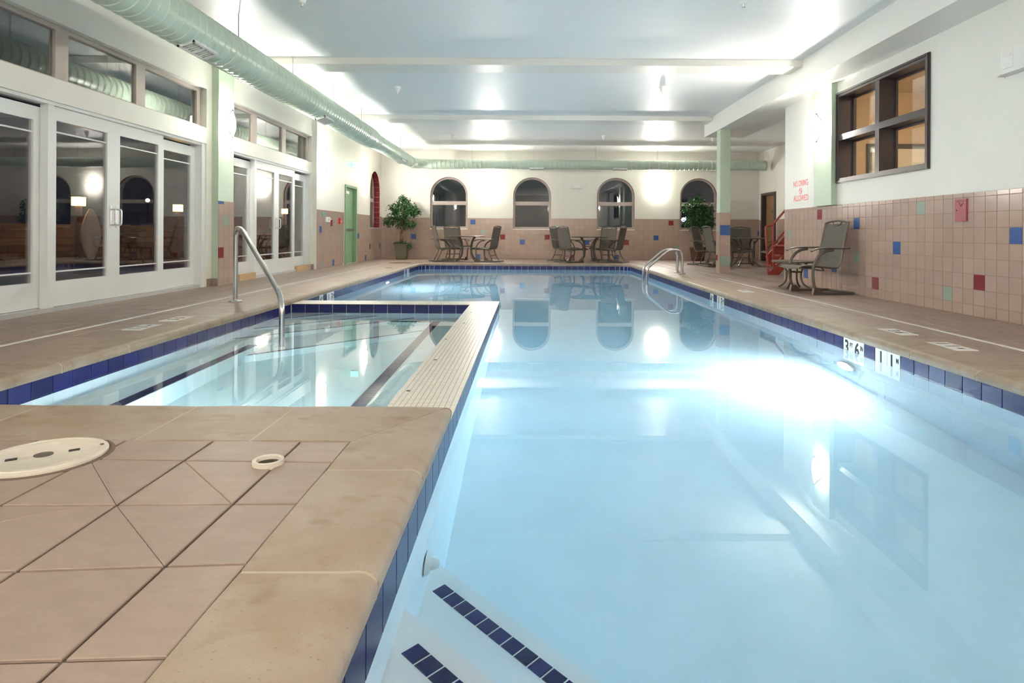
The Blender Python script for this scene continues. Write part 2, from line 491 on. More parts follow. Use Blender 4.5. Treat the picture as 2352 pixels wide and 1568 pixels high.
# far wall
WF = [(-2.91, -1.80), (-0.435, 0.69), (2.06, 3.18), (4.54, 5.64)]
ARCH = (0.905, 1.89, 0.545)
mb = MB()
arch_wall(mb, lambda s, z, d: (s, YF + d, z), -4.7, XFR + 0.2, -0.1, ZC + 0.05, [(a, b, *ARCH) for a, b in WF], 0.28)
wall_far = structure('wall_far', mb, 'cream_paint', 'far cream wall with four arched windows above pink tile')
def far_frame(s, z): return (s, YF, z), 0.0
TP = 0.1475
spx = lambda lst, f: [(*f(a, b), m) for a, b, m in lst]
def unp_y(px, py, Y):
    dx, dy = px - VX, py - VY; u, v = dx + ROLL * dy, dy - ROLL * dx
    return (u * Y / F_PX, EYE - v * Y / F_PX)
def unp_x(px, py, X):
    dx, dy = px - VX, py - VY; u, v = dx + ROLL * dy, dy - ROLL * dx
    Z = X * F_PX / u
    return (Z, EYE - v * Z / F_PX)
far_sp = spx([(1092, 507, 'blue_tile'), (952, 538, 'blue_tile'), (1152, 539, 'red_tile'), (1112, 528, 'sage_tile'), (1102, 588, 'blue_tile'), (1196, 560, 'blue_tile'), (1254, 550, 'red_tile'), (1278, 518, 'sage_tile'),
              (1348, 562, 'blue_tile'), (1441, 552, 'red_tile'), (1418, 588, 'blue_tile'), (1312, 588, 'red_tile'), (1511, 542, 'blue_tile'), (1546, 511, 'red_tile'), (1557, 564, 'sage_tile'), (1684, 523, 'sage_tile'), (1740, 534, 'blue_tile')], lambda a, b: unp_y(a, b, YF))
tiled_wall(wall_far, far_frame, XL, XFR, 0, WAIN + 0.02, TP, 0.005, 0.008, 'pink_tile', far_sp, [(a - 0.01, b + 0.01, 0.89, 3) for a, b in WF], vis=lambda s, z: s < 4.2 or z > 0.6)

# right wall with the interior window
wy0, wy1, wz0, wz1 = 6.66, 8.66, 1.478, 2.72
mb = MB()
mb.box(XR, YN, -0.1, XR + 0.225, wy0, ZC + 0.02).box(XR, wy1, -0.1, XR + 0.225, YE, ZC + 0.02).box(XR, wy0, -0.1, XR + 0.225, wy1, wz0).box(XR, wy0, wz1, XR + 0.225, wy1, ZC + 0.02)
wall_right = structure('wall_right', mb, 'white_wall', 'right-hand white wall with dark-framed window above pink tile')
def right_frame(s, z): return (XR, s, z), -PI / 2
right_sp = spx([(1888.6, 495, 'red_tile'), (1969, 516.5, 'blue_tile'), (2109, 481, 'sage_tile'), (2338, 544.6, 'blue_tile'), (1815, 542, 'sage_tile'), (1968, 595, 'sage_tile'), (2068.7, 573, 'blue_tile'), (2014, 655, 'red_tile'),
                (2172.4, 678, 'sage_tile'), (2250, 653, 'red_tile'), (1912.7, 621, 'blue_tile'), (1855, 629, 'blue_tile')], lambda a, b: unp_x(a, b, XR))
tiled_wall(wall_right, right_frame, 1.0, YE, 0, WAIN - 0.01, 0.1475, 0.005, 0.008, 'pink_tile', right_sp, s_org=YE - 0.1475 * 80)
pl = MB().box(XR - 0.08, 8.67, WAIN - 0.01, XR + 0.01, 9.19, 2.87).build('pilaster', 'green_paint'); tag(pl, 'pale green pilaster on right wall behind the glowing sconce', 'pilaster', None, 'structure')
pl = MB().box(XR - 0.08, 4.2, WAIN - 0.01, XR + 0.01, 4.72, 2.87).build('pilaster', 'green_paint'); tag(pl, 'pale green pilaster on right wall nearest the camera', 'pilaster', None, 'structure')

# end of the right wall: stair recess
structure('wall_stair', MB().box(XR + 0.225, YE - 0.1, -0.1, XFR + 0.1, YE, ZC + 0.02), 'cream_paint', 'cream wall behind the end of the right wall by the stair')
dy0, dy1 = 17.5, 18.45
mb = MB().box(XFR, YE - 0.1, -0.1, XFR + 0.2, dy0, ZC + 0.02).box(XFR, dy1, -0.1, XFR + 0.2, YF + 0.2, ZC + 0.02).box(XFR, dy0, 1.92, XFR + 0.2, dy1, ZC + 0.02)
wall_corner = structure('wall_right_corner', mb, 'cream_paint', 'cream side wall with brown door in the far right corner')
tiled_wall(wall_corner, lambda s, z: ((XFR, s, z), -PI / 2), 14.0, YF, 0, WAIN, TP, 0.005, 0.008, 'pink_tile', [(*unp_x(1783, 522, XFR), 'red_tile')], [(dy0 - 0.1, dy1 + 0.1, -1, 2)], vis=lambda s, z: s > 16.0, limit=60, min_px=4)

# left wall: main part, glazed bays, column
gy0, gy1 = 14.93, 15.94
LA = (17.35, 18.47, 0.905, 1.95, 0.56)
mb = MB()
arch_wall(mb, lambda s, z, d: (XL - d, s, z), 12.95, YF + 0.2, -0.1, ZC + 0.02, [(gy0, gy1, -0.1, 1.91, 0), LA], 0.30)
mb.quad((XL, 12.95, -0.1), (XL - 0.3, 12.95, -0.1), (XL - 0.3, 12.95, ZC), (XL, 12.95, ZC))
wall_left = structure('wall_left', mb, 'cream_paint', 'left cream wall with green door and arched window at the far end')
left_sp = spx([(759, 504.5, 'red_tile'), (734, 534, 'blue_tile'), (781.7, 563.5, 'sage_tile'), (738.6, 608, 'sage_tile'), (763, 605, 'blue_tile'), (837.5, 511, 'sage_tile'), (823.4, 535.8, 'blue_tile'), (850, 560, 'red_tile'), (871, 559.7, 'blue_tile'), (840, 595, 'blue_tile')], lambda a, b: unp_x(a, b, XL))
tiled_wall(wall_left, lambda s, z: ((XL, s, z), PI / 2), 12.96, YF, 0, WAIN + 0.045, TP, 0.005, 0.008, 'pink_tile', left_sp, [(gy0 - 0.07, gy1 + 0.07, -1, 3), (LA[0] - 0.01, LA[1] + 0.01, 0.89, 3)], min_px=2.5, limit=280)
BAYS = [(4.66, 8.85, 4.95, 8.70, 'nearer'), (9.31, 12.95, 9.42, 12.93, 'farther')]
for i, (a, b, o0, o1, which) in enumerate(BAYS):
    mb = MB()
    mb.box(XLB - 0.22, a, -0.1, XLB, o0, ZC + 0.02).box(XLB - 0.22, o1, -0.1, XLB, b, ZC + 0.02)
    mb.box(XLB - 0.22, o0, 1.987, XLB, o1, 2.205).box(XLB - 0.22, o0, 2.743, XLB, o1, ZC + 0.02)
    structure('wall_left_bay', mb, 'cream_paint', 'cream wall bay framing the %s set of glass doors' % which)
mb = MB().box(XL - 0.3, YN, -0.1, XL, 4.2, ZC + 0.02)
structure('wall_left_near', mb, 'cream_paint', 'left cream wall beside the camera')
structure('wall_near', MB().box(-4.7, YN - 0.2, -0.1, 4.6, YN, ZC + 0.02), 'cream_paint', 'cream wall behind the camera')

def column(name, x0, x1, y0, y1, zt, label, faces, specials):
    root = MB().box(x0, y0, -0.02, x1, y1, zt).build(name, 'green_paint'); tag(root, label, 'column', None, 'structure')
    for f in faces:
        if f == 'px': fr = lambda s, z: ((x1, s, z), PI / 2); a, b = y0, y1
        elif f == 'nx': fr = lambda s, z: ((x0, s, z), -PI / 2); a, b = y0, y1
        else: fr = lambda s, z: ((s, y0, z), 0.0); a, b = x0, x1
        tiled_wall(root, fr, a, b, 0, WAIN + 0.01, (b - a) / max(1, round((b - a) / TP)), 0.004, 0.008, 'pink_tile', specials.get(f, ()), min_px=2)
    return root
column('column', XLB - 0.05, XL - 0.008, 8.85, 9.31, ZC + 0.01, 'pale green column with pink tiled base between the glass door bays', ['px'],
       {'px': [(*unp_x(506.4, 463, XL), 'blue_tile'), (*unp_x(525, 511, XL), 'sage_tile'), (*unp_x(505, 582, XL), 'red_tile')]})
column('column', XLB - 0.05, XL - 0.008, 4.2, 4.66, ZC + 0.01, 'pale green column at the near end of the glass doors', ['px'], {})
column('column', 3.845, 4.05, 12.55, 12.78, 2.88, 'slim free-standing pale green column with tiled base under the dropped beam', ['ny', 'nx'],
       {'ny': [(*unp_y(1656, 539, 12.55), 'blue_tile'), (*unp_y(1656, 603, 12.55), 'sage_tile')], 'nx': [(*unp_x(1646, 586, 3.845), 'red_tile'), (*unp_x(1646, 522.6, 3.845), 'sage_tile')]})
# little skirting blocks at the bay corners
for k, (y0, y1, x0, x1, lab) in enumerate([(8.72, 8.80, XLB, XLB + 0.02, 'small tan skirting block beside the nearer glass doors'), (8.835, 8.85, XLB, XL - 0.01, 'small tan skirting block against the left green column'), (12.90, 12.945, XLB, XLB + 0.05, 'small tan skirting block beside the farther glass doors')]):
    o = MB().box(x0, y0, 0, x1, y1, 0.11).build('baseboard_left', 'floor_tile'); tag(o, lab, 'skirting', None, 'structure')

# ------------------------------------------------------------------ deck
slab = MB()
DECK = [(-4.75, YN, -0.646, 2.31), (-0.646, YN, 4.4, 0.2), (-4.75, 2.31, -3.0, YF), (-3.0, 15.83, PX1 + 0.31, YF), (-3.0, 15.45, PX0 - 0.03, 15.83), (PX1 + 0.03, 15.45, PX1 + 0.31, 15.83), (PX1 + 0.31, 0.2, 4.4, YE), (PX1 + 0.31, YE, XFR + 0.1, YF)]
for (x0, y0, x1, y1) in DECK: slab.box(x0, y0, -0.16, x1, y1, -0.007)
floor = structure('floor', slab, 'floor_grout', 'tan square-tiled pool deck', 'floor')
T, G = 0.322, 0.009
SKEW = {0: -0.046, 1: -0.021, 2: 0.027, 3: 0.075, 4: 0.05}
def deck_point(i, j):
    """near deck grid: i columns to the left of the coping, j rows towards the camera."""
    x = [-0.646, -0.83][i] if i < 2 else -0.83 - T * (i - 1)
    y = [2.31, 2.10][j] if j < 2 else 2.10 - T * (j - 1)
    return (x, y + SKEW.get(j, 0.03) * (x + 0.646))
def floor_piece(poly, z0=-0.006, z1=0.0, thin=()):
    """deck tile with a soft edge from an outline, shrunk for the joint."""
    c = Vector((sum(p[0] for p in poly) / len(poly), sum(p[1] for p in poly) / len(poly)))
    def shrink(d):
        n = len(poly); out = []
        for i in range(n):
            p0, p1, p2 = Vector(poly[i - 1]), Vector(poly[i]), Vector(poly[(i + 1) % n])
            e0 = (p1 - p0).normalized(); e1 = (p2 - p1).normalized()
            n0 = Vector((-e0.y, e0.x)); n1 = Vector((-e1.y, e1.x))
            if n0.dot(c - p1) < 0: n0 = -n0
            if n1.dot(c - p1) < 0: n1 = -n1
            d0 = d - (G / 2 - 0.0008 if (i - 1) % n in thin else 0); d1 = d - (G / 2 - 0.0008 if i in thin else 0)
            den = n0.x * n1.y - n0.y * n1.x
            if abs(den) < 1e-4: out.append(p1 + n0 * d0)
            else: out.append(p1 + Vector(((d0 * n1.y - d1 * n0.y) / den, (n0.x * d1 - n1.x * d0) / den)))
        return out
    return shrink(G / 2), shrink(G / 2 + 0.0025), z0, z1
def add_piece(mb, piece, off=(0, 0)):
    a, b, z0, z1 = piece
    mb.rings([[(p.x - off[0], p.y - off[1], z0) for p in a], [(p.x - off[0], p.y - off[1], z1 - 0.0015) for p in a], [(p.x - off[0], p.y - off[1], z1) for p in b]], cap0=False)
far_field = MB(); n_single = 0
def put_floor(poly, thin=()):
    global n_single
    cx = sum(p[0] for p in poly) / len(poly); cy = sum(p[1] for p in poly) / len(poly)
    q = [proj(p[0], p[1], 0) for p in poly]
    piece = floor_piece(poly, thin=thin)
    big = False
    if all(q):
        ys = [p[1] for p in q]; xs = [p[0] for p in q]
        big = max(xs) > 0 and min(xs) < 2352 and max(ys) > 600 and min(ys) < 1568 and (max(ys) - min(ys)) > 7.5
    if big and n_single < 300:
        n_single += 1
        mb = MB(); add_piece(mb, piece, (cx, cy)); mb.build('tile', 'floor_tile', floor, loc=(cx, cy, 0))
    else: add_piece(far_field, piece)
CUT = {(2, 1): 1, (1, 1): 1, (1, 2): 1}
for j in range(0, 17):
    for i in range(0, 13):
        a, b, c, d = deck_point(i + 1, j + 1), deck_point(i, j + 1), deck_point(i, j), deck_point(i + 1, j)
        if a[0] < -4.8: continue
        if (i, j) in CUT:
            put_floor([a, b, d], (1,)); put_floor([b, c, d], (2,))
        elif (i, j) == (2, 2):
            m_ = ((c[0] * 0.7 + d[0] * 0.3), (c[1] * 0.7 + d[1] * 0.3)); n_ = ((a[0] * 0.45 + d[0] * 0.55), (a[1] * 0.45 + d[1] * 0.55))
            put_floor([a, b, c, m_, n_], (3,)); put_floor([n_, m_, d], (0,))
        else: put_floor([a, b, c, d])
def grid(x0, x1, y0, y1, xo, yo):
    i = math.floor((x0 - xo) / T)
    while xo + i * T < x1:
        a, b = max(x0, xo + i * T), min(x1, xo + (i + 1) * T); i += 1
        if b - a < 0.03: continue
        j = math.floor((y0 - yo) / T)
        while yo + j * T < y1:
            c, d = max(y0, yo + j * T), min(y1, yo + (j + 1) * T); j += 1
            if d - c < 0.03: continue
            put_floor([(a, c), (b, c), (b, d), (a, d)])
grid(PX1 + 0.31, XR, 0.2, YE, PX1 + 0.31, 0.2)
grid(-4.7, -3.0, 2.31, YF, -3.0, 2.31)
grid(-3.0, PX1 + 0.31, 15.84, YF, -3.0, 16.1)
grid(-3.0, PX0 - 0.03, 15.45, 15.84, -3.0, 15.45)
grid(PX1 + 0.03, PX1 + 0.31, 15.45, 15.84, PX1 + 0.03, 15.45)
grid(PX1 + 0.31, XFR, YE, YF, PX1 + 0.31, 0.2)
grid(-0.646, XR, YN, 0.2, PX1 + 0.31, 0.2)
far_field.build('tile_field', 'floor_tile', floor, kind='stuff')

# white deck drains
for (x, y0, y1, lab) in [(-3.5, 2.4, 16.4, 'thin white deck drain strip along the left deck'), (3.33, 0.6, 10.9, 'thin white deck drain strip along the right deck')]:
    r = empty('deck_drain', (x, 0, 0), 0, lab, 'drain')
    y = y0
    while y < y1:
        MB().box(-0.018, y + 0.003, -0.004, 0.018, min(y1, y + 2.4) - 0.003, 0.003).build('cover', 'marker_white', r); y += 2.4

# ------------------------------------------------------------------ coping stones
PROF = lambda w: [(w, -0.05), (w, 0.003), (0.075, 0.004), (0.05, 0.006), (0.03, 0.004), (0.014, -0.004), (0.003, -0.016), (0.0, -0.027), (0.001, -0.037), (0.003, -0.046), (0.004, -0.0565), (0.03, -0.058)]
coping = empty('pool_coping', (0, 0, 0), 0, 'tan bullnose stone coping around pool and hot tub edges', 'coping', None, 'structure')
def cop_run(p, d, nrm, L, w, joints, m0=0.0, m1=0.0, jm='coping_joint'):
    """p start on the nose line, d along, nrm outward (away from water); stones between joints; m = mitre shift per metre of width."""
    p, d, nrm = Vector(p), Vector(d), Vector(nrm)
    js = [0.0] + list(joints) + [L]
    for k in range(len(js) - 1):
        a, b = js[k] + (0.004 if k else 0), js[k + 1] - (0.004 if k < len(js) - 2 else 0)
        rings = []
        n = max(2, int((b - a) / 0.12))
        jig = random.uniform(-0.001, 0.001)
        for i in range(n + 1):
            t = i / n; ring = []
            for (ww, zz) in PROF(w):
                s = a + (b - a) * t
                if k == 0: s += m0 * ww * (1 - t)
                if k == len(js) - 2: s += m1 * ww * t
                e = 0.0
                if i in (0, n) and zz > -0.03: e = -0.0025
                q = p + d * s + nrm * ww
                ring.append((q.x, q.y, zz + e + jig))
            rings.append(ring)
        MB().rings(rings).build('coping_stone', 'coping_stone', coping, True)
        if k:
            s = js[k]; q = p + d * s
            ring = lambda o: [((p + d * (s + o) + nrm * max(ww, 0.004)).x, (p + d * (s + o) + nrm * max(ww, 0.004)).y, zz - 0.003) for ww, zz in PROF(w - 0.002)]
            MB().rings([ring(-0.0055), ring(0.0055)]).build('joint', jm, coping)
def every(L, step, off=0): return [off + step * k for k in range(1, int(L / step) + 2) if 0.15 < off + step * k < L - 0.15]
WN, WS = 0.313, 0.48
cop_run((PXN, PY0), (0, 1), (-1, 0), 2.79 - PY0, WN, [0.28, 0.92, 1.53], 0, -0.48 / 0.313 * 1.0)
cop_run((PXN, 2.79), (-1, 0), (0, -1), PXN - PX0, WS, [0.685, 1.11, 1.80], 0.313 / 0.48, 0)
cop_run((PX0, 2.31), (0, 1), (-1, 0), PY1 - RC - 2.31, 0.30, every(13.1, 0.62, 0.1))
cop_run((PX1, PY0 - 0.3), (0, 1), (1, 0), PY1 - RC - PY0 + 0.3, 0.31, every(15.2, 0.62, 0.28))
cop_run((PX0 + RC, PY1), (1, 0), (0, 1), PX1 - PX0 - 2 * RC, 0.30, every(4.5, 0.62))
cop_run((PX1, PY0), (-1, 0), (0, -1), PX1 - PXN + 0.313, 0.30, every(3.2, 0.62))
for (cx, cy, a0) in ((PX0 + RC, PY1 - RC, PI / 2), (PX1 - RC, PY1 - RC, 0)):
    rings = []
    for i in range(9):
        a = a0 + (PI / 2) * i / 8
        rings.append([(cx + math.cos(a) * (RC + ww), cy + math.sin(a) * (RC + ww), zz) for ww, zz in PROF(0.30)])
    MB().rings(rings).build('coping_stone', 'coping_stone', coping, True)

# ------------------------------------------------------------------ pool basin
def arc_pts(cx, cy, r, a0, a1, n): return [(cx + r * math.cos(a0 + (a1 - a0) * i / n), cy + r * math.sin(a0 + (a1 - a0) * i / n)) for i in range(n + 1)]
def footprint(g):
    P = [(PXN - g, PY0 - g), (PX1 + g, PY0 - g)]
    P += arc_pts(PX1 - RC, PY1 - RC, RC + g, 0, PI / 2, 6) + arc_pts(PX0 + RC, PY1 - RC, RC + g, PI / 2, PI, 6)
    P += [(PX0 - g, SPY2 - g), (PXN - g, SPY2 - g)]
    return P
mb = MB(); P = footprint(0.011)
for i in range(len(P)):
    a, b = P[i], P[(i + 1) % len(P)]
    mb.quad((*a, -2.2), (*b, -2.2), (*b, -0.057), (*a, -0.057))
FZ = [(0.3, -1.215), (5.6, -1.215), (9.5, -1.42), (13.5, -1.72), (16.0, -1.75)]
for (y0, z0), (y1, z1) in zip(FZ[:-1], FZ[1:]): mb.quad((-2.8, y0, z0), (2.7, y0, z0), (2.7, y1, z1), (-2.8, y1, z1))
basin = structure('pool_basin', mb, 'pool_plaster', 'white plaster swimming pool basin with navy waterline tiles', 'pool')
# corner steps under water
def diag(c): return [(PXN - 0.015, PY0 - 0.015), (c - PY0 + 0.015, PY0 - 0.015), (PXN - 0.015, c - PXN + 0.015)]
for (c, d) in ((1.45, 0.30), (1.98, 0.62)):
    P = diag(c); n = 10
    q0, q1 = Vector(P[1]), Vector(P[2]); dirn = (q0 - q1).normalized()
    st = MB().prism(P, -1.3, WATER - d - 0.02)
    st.prism(diag(c - 0.02), WATER - d - 0.021, WATER - d).build('corner_step', 'pool_plaster', basin)
    off = Vector((-1, -1)).normalized()
    base = Vector(((c - 0.13 - PXN) * 0 + PXN + 0.0, c - 0.13 - PXN))
    k = 0; L = (Vector((c - 0.13 - PY0, PY0)) - base).length
    s = 0.075
    me = None
    while s < L - 0.06:
        ctr = base + dirn * s
        tm = MB().rings([[(-0.0255, -0.026, 0), (0.0255, -0.026, 0), (0.0255, 0.026, 0), (-0.0255, 0.026, 0)], [(-0.0255, -0.026, 0.003), (0.0255, -0.026, 0.003), (0.0255, 0.026, 0.003), (-0.0255, 0.026, 0.003)], [(-0.0235, -0.024, 0.005), (0.0235, -0.024, 0.005), (0.0235, 0.024, 0.005), (-0.0235, 0.024, 0.005)]]) if me is None else None
        if me is None: me = tm.mesh('step_tile', 'navy_tile')
        obj('step_tile', me, basin, (ctr.x, ctr.y, WATER - d), (0, 0, -PI / 4))
        s += 0.057
# waterline tiles
BZ, BH, BP = -0.132, 0.150, 0.155
def band(parent, p, d, L, ang, skip=()):
    n = round(L / BP); pt = L / n
    for k in range(n):
        if k in skip: continue
        c = Vector(p) + Vector(d) * (pt * (k + 0.5))
        obj('waterline_tile', wall_tile_mesh(round(pt - 0.005, 4), BH, 0.008, 'navy_tile'), parent, (c.x - 0.012 * math.sin(ang), c.y + 0.012 * math.cos(ang), BZ), (0, 0, ang))
def marker(parent, p, ang, txt, sup, pt, z=BZ):
    o = obj('marker_tile', wall_tile_mesh(pt - 0.004, BH, 0.008, 'marker_white'), parent, (p[0] - 0.012 * math.sin(ang), p[1] + 0.012 * math.cos(ang), z), (0, 0, ang))
    if txt: obj('numeral', text_mesh(txt, 0.150, 'ink_black', narrow=0.9), o, (-0.022 if sup else 0, -0.0085, 0.002), (PI / 2, 0, 0))
    if sup: obj('unit_mark', text_mesh(sup, 0.05, 'ink_black', narrow=0.8), o, (0.047, -0.0085, 0.028), (PI / 2, 0, 0))
    return o
def band_marked(parent, x, y0, y1, ang, marks):
    """run along y with marker tiles at given index -> (text, unit)."""
    n = round((y1 - y0) / BP); pt = (y1 - y0) / n
    idx = {}
    for (yy, seq) in marks:
        k0 = int((yy - y0) / pt)
        for q, it in enumerate(seq): idx[k0 + q] = it
    for k in range(n):
        yc = y0 + pt * (k + 0.5)
        it = idx.get(k, 0)
        if it == 0 or it is None: obj('waterline_tile', wall_tile_mesh(round(pt - 0.005, 4), BH, 0.008, 'navy_tile'), parent, (x - 0.012 * math.sin(ang), yc, BZ), (0, 0, ang))
        else: marker(parent, (x, yc), ang, it[0], it[1], pt)
# seen from the water, +y runs to the left on the right wall: list from small y to large y
band_marked(basin, PX1, PY0 + 0.1, PY1 - RC, -PI / 2, [(4.36, [('1', 'M'), ('1', ''), None, ('6', 'IN'), ('3', 'FT')]), (8.25, [('3', 'M'), ('1', ''), None, ('4', 'FT')]), (13.35, [('5', 'M'), ('1', ''), None, ('5', 'FT')])])
band_marked(basin, PX0, SPY2, PY1 - RC, PI / 2, [(8.25, [('4', 'FT'), None, ('1', ''), ('3', 'M')]), (13.75, [('5', 'FT'), None, ('1', ''), ('5', 'M')])])
band(basin, (PX0 + RC, PY1), (1, 0), PX1 - PX0 - 2 * RC, 0.0)
for (cx, cy, a0) in ((PX0 + RC, PY1 - RC, PI / 2), (PX1 - RC, PY1 - RC, 0)):
    n = 5
    for k in range(n):
        a = a0 + (PI / 2) * (k + 0.5) / n
        obj('waterline_tile', wall_tile_mesh(0.105, BH, 0.008, 'navy_tile'), basin, (cx + (RC + 0.012) * math.cos(a), cy + (RC + 0.012) * math.sin(a), BZ), (0, 0, a - PI / 2))
band(basin, (PXN, PY0 + 0.05), (0, 1), SPY2 - PY0 - 0.06, PI / 2)
# wall return fitting
r = MB().rings([[( d, rr * math.cos(a), rr * math.sin(a)) for a in [2 * PI * k / 20 for k in range(20)]] for d, rr in ((0, .055), (.006, .055), (.008, .050), (.012, .050), (.014, .046), (.016, .030), (.03, .029), (.042, .022), (.047, .010))]).build('return_fitting', 'white_plastic', None, True, (PXN - 0.006, 2.14, -0.60))
tag(r, 'white round return jet fitting on the underwater side wall', 'jet')

# ------------------------------------------------------------------ hot tub
mb = MB()
zl = -0.056
g = 0.011
mb.box(SPX + g, SPY0 - 0.1, -2.0, PXN - 0.05, SPY2 - 0.05, zl - 0.01).box(PX0 - 0.1, SPY1 + g, -2.0, PXN - 0.05, SPY2 - 0.05, zl - 0.011)
mb.box(SPX + g, SPY0 - 0.02, zl - 0.03, PXN - g + 0.002, SPY2 - g + 0.002, zl).box(PX0, SPY1 + g, zl - 0.029, PXN - g + 0.001, SPY2 - g + 0.001, zl - 0.0005)
x0, x1, y0, y1 = PX0 - g, SPX + g, SPY0 - g, SPY1 + g
mb.quad((x0, y0, -1.1), (x0, y1, -1.1), (x0, y1, -0.03), (x0, y0, -0.03)).quad((x0, y0, -1.1), (x1, y0, -1.1), (x1, y0, -0.03), (x0, y0, -0.03))
mb.quad((x0, y0, WATER - 0.85), (x1, y0, WATER - 0.85), (x1, y1, WATER - 0.85), (x0, y1, WATER - 0.85))
tub = structure('hot_tub', mb, 'pool_plaster', 'raised hot tub basin built into the near left pool corner', 'hot tub')
mos = MB(); MS = 0.0266
def mosaic(x0, x1, y0, y1):
    nx, ny = round((x1 - x0) / MS), round((y1 - y0) / MS); px, py = (x1 - x0) / nx, (y1 - y0) / ny; q = 0.0014
    for i in range(nx):
        for j in range(ny):
            a, b, c, d = x0 + i * px + q, x0 + (i + 1) * px - q, y0 + j * py + q, y0 + (j + 1) * py - q; n = len(mos.v); zt = -0.05
            mos.v += [(a, c, zl), (b, c, zl), (b, d, zl), (a, d, zl), (a, c, zt), (b, c, zt), (b, d, zt), (a, d, zt)]
            mos.f += [tuple(n + w for w in f) for f in ((4, 5, 6, 7), (0, 1, 5, 4), (1, 2, 6, 5), (2, 3, 7, 6), (3, 0, 4, 7))]
mosaic(SPX, PXN, SPY0 - 0.02, SPY2); mosaic(PX0, SPX, SPY1, SPY2)
mos.build('mosaic', 'mosaic', tub, kind='stuff')
MB().box(SPX + 0.001, SPY0, zl, PXN - 0.001, SPY2 - 0.001, zl + 0.0035).box(PX0, SPY1 + 0.001, zl, SPX, SPY2 - 0.001, zl + 0.0035).build('mosaic_bed', 'mosaic_grout', tub)
for (px_, py_) in ((938, 897), (1000, 826), (1024, 779), (1066, 742), (1082, 717)):
    dx, dy = px_ - VX, py_ - VY; u, v = dx + ROLL * dy, dy - ROLL * dx; Z = (EYE + 0.05) * F_PX / v
    MB().lathe([(0.011, -0.050), (0.011, -0.0492), (0.009, -0.049)], 12).build('drain_hole', 'dark_hole', tub, loc=(u * Z / F_PX, Z, 0))
band(tub, (PX0, SPY0), (0, 1), SPY1 - SPY0, PI / 2)
band(tub, (PX0, SPY1), (1, 0), SPX - PX0, 0.0)
band(tub, (SPX, SPY0), (0, 1), SPY1 - SPY0, -PI / 2)
zb = WATER - 0.42
MB().box(PX0 - g, SPY0, -1.0, -2.35, SPY1 + g, zb).build('bench', 'pool_plaster', tub)
MB().box(-1.05, SPY0, -1.0, SPX + g, SPY1 + g, zb - 0.001).build('bench', 'pool_plaster', tub)
MB().box(-2.35, 6.87, -1.0, -1.05, SPY1 + g, zb - 0.002).build('bench', 'pool_plaster', tub)
MB().box(-2.35, SPY0, -1.0, -1.05, SPY0 + 0.35, zb - 0.003).build('bench', 'pool_plaster', tub)
for (c, d) in ((9.35, 0.12), (8.86, 0.27), (8.43, 0.415), (7.58, 0.62)):
    L = 9.88 - c
    if L < 2.04: pts = [(PX0, SPY1), (PX0, SPY1 - L), (PX0 + L, SPY1)]
    else: pts = [(PX0, SPY1), (PX0, SPY1 - L), (-0.8, c - 0.8), (-0.8, SPY1)]
    MB().prism(pts, -1.0, WATER - d).build('corner_step', 'pool_plaster', tub)
    a = Vector((PX0 + 0.02, c + PX0 + 0.02)); b = Vector((min(PX0 + L, -1.05) - 0.02, c + min(PX0 + L, -1.05) - 0.02))
    n = round((b - a).length / 0.05); me = MB().box(-0.022, -0.015, 0, 0.022, 0.015, 0.004).mesh('step_tile', 'navy_tile')
    for k in range(n):
        q = a + (b - a) * ((k + 0.5) / n) + Vector((-1, 1)).normalized() * 0.03
        obj('step_tile', me, tub, (q.x, q.y, WATER - d), (0, 0, PI / 4))
me = MB().box(-0.042, -0.0225, 0, 0.042, 0.0225, 0.004).mesh('bench_tile', 'navy_tile')
for xx, ya, yb in ((-2.40, SPY0 + 0.1, 5.5), (-1.0, SPY0 + 0.1, 6.92)):
    n = round((yb - ya) / 0.049)
    for k in range(n): obj('bench_tile', me, tub, (xx, ya + (yb - ya) * (k + 0.5) / n, zb))
n = 9
for k in range(n): obj('bench_tile', me, tub, (-1.06 - 0.049 * (k + 0.5), 6.92, zb), (0, 0, PI / 2))

# ------------------------------------------------------------------ water
def closed_water(name, P, m, label, z0):
    o = MB().prism(P, z0, WATER).build(name, m); tag(o, label, 'water', None, 'stuff')
closed_water('pool_water', footprint(0.02), 'pool_water', 'clear blue still water filling the swimming pool', -2.1)
closed_water('tub_water', [(PX0 - 0.02, SPY0 - 0.02), (SPX + 0.02, SPY0 - 0.02), (SPX + 0.02, SPY1 + 0.02), (PX0 - 0.02, SPY1 + 0.02)], 'spa_water', 'rippled clear water in the hot tub', -1.05)

# underwater lamps
def pool_lamp(loc, rz, r, glow, label):
    root = empty('pool_lamp', loc, rz, label, 'lamp')
    ring = lambda d, rr: [(rr * math.cos(a), d, rr * math.sin(a)) for a in [2 * PI * k / 28 for k in range(28)]]
    MB().rings([ring(0.0, r + .03), ring(-.018, r + .028), ring(-.026, r + .012), ring(-.022, r)], cap0=True, cap1=False).build('rim', 'steel', root, True)
    MB().rings([ring(-.004, r), ring(-.030, r), ring(-.040, r * .7), ring(-.044, r * .3)]).build('lens', glow, root, True)
pool_lamp((PX1 + 0.004, 5.02, -0.80), -PI / 2, 0.10, 'pool_lamp_glow', 'glowing round underwater lamp in the right pool wall')
pool_lamp((PX0 - 0.004, 12.0, -0.63), PI / 2, 0.10, 'pool_lamp_glow', 'small glowing underwater lamp in the left pool wall')
pool_lamp((-1.7, SPY0 + 0.345, -0.78), PI, 0.07, 'spa_lamp_glow', 'glowing underwater lamp in the hot tub')

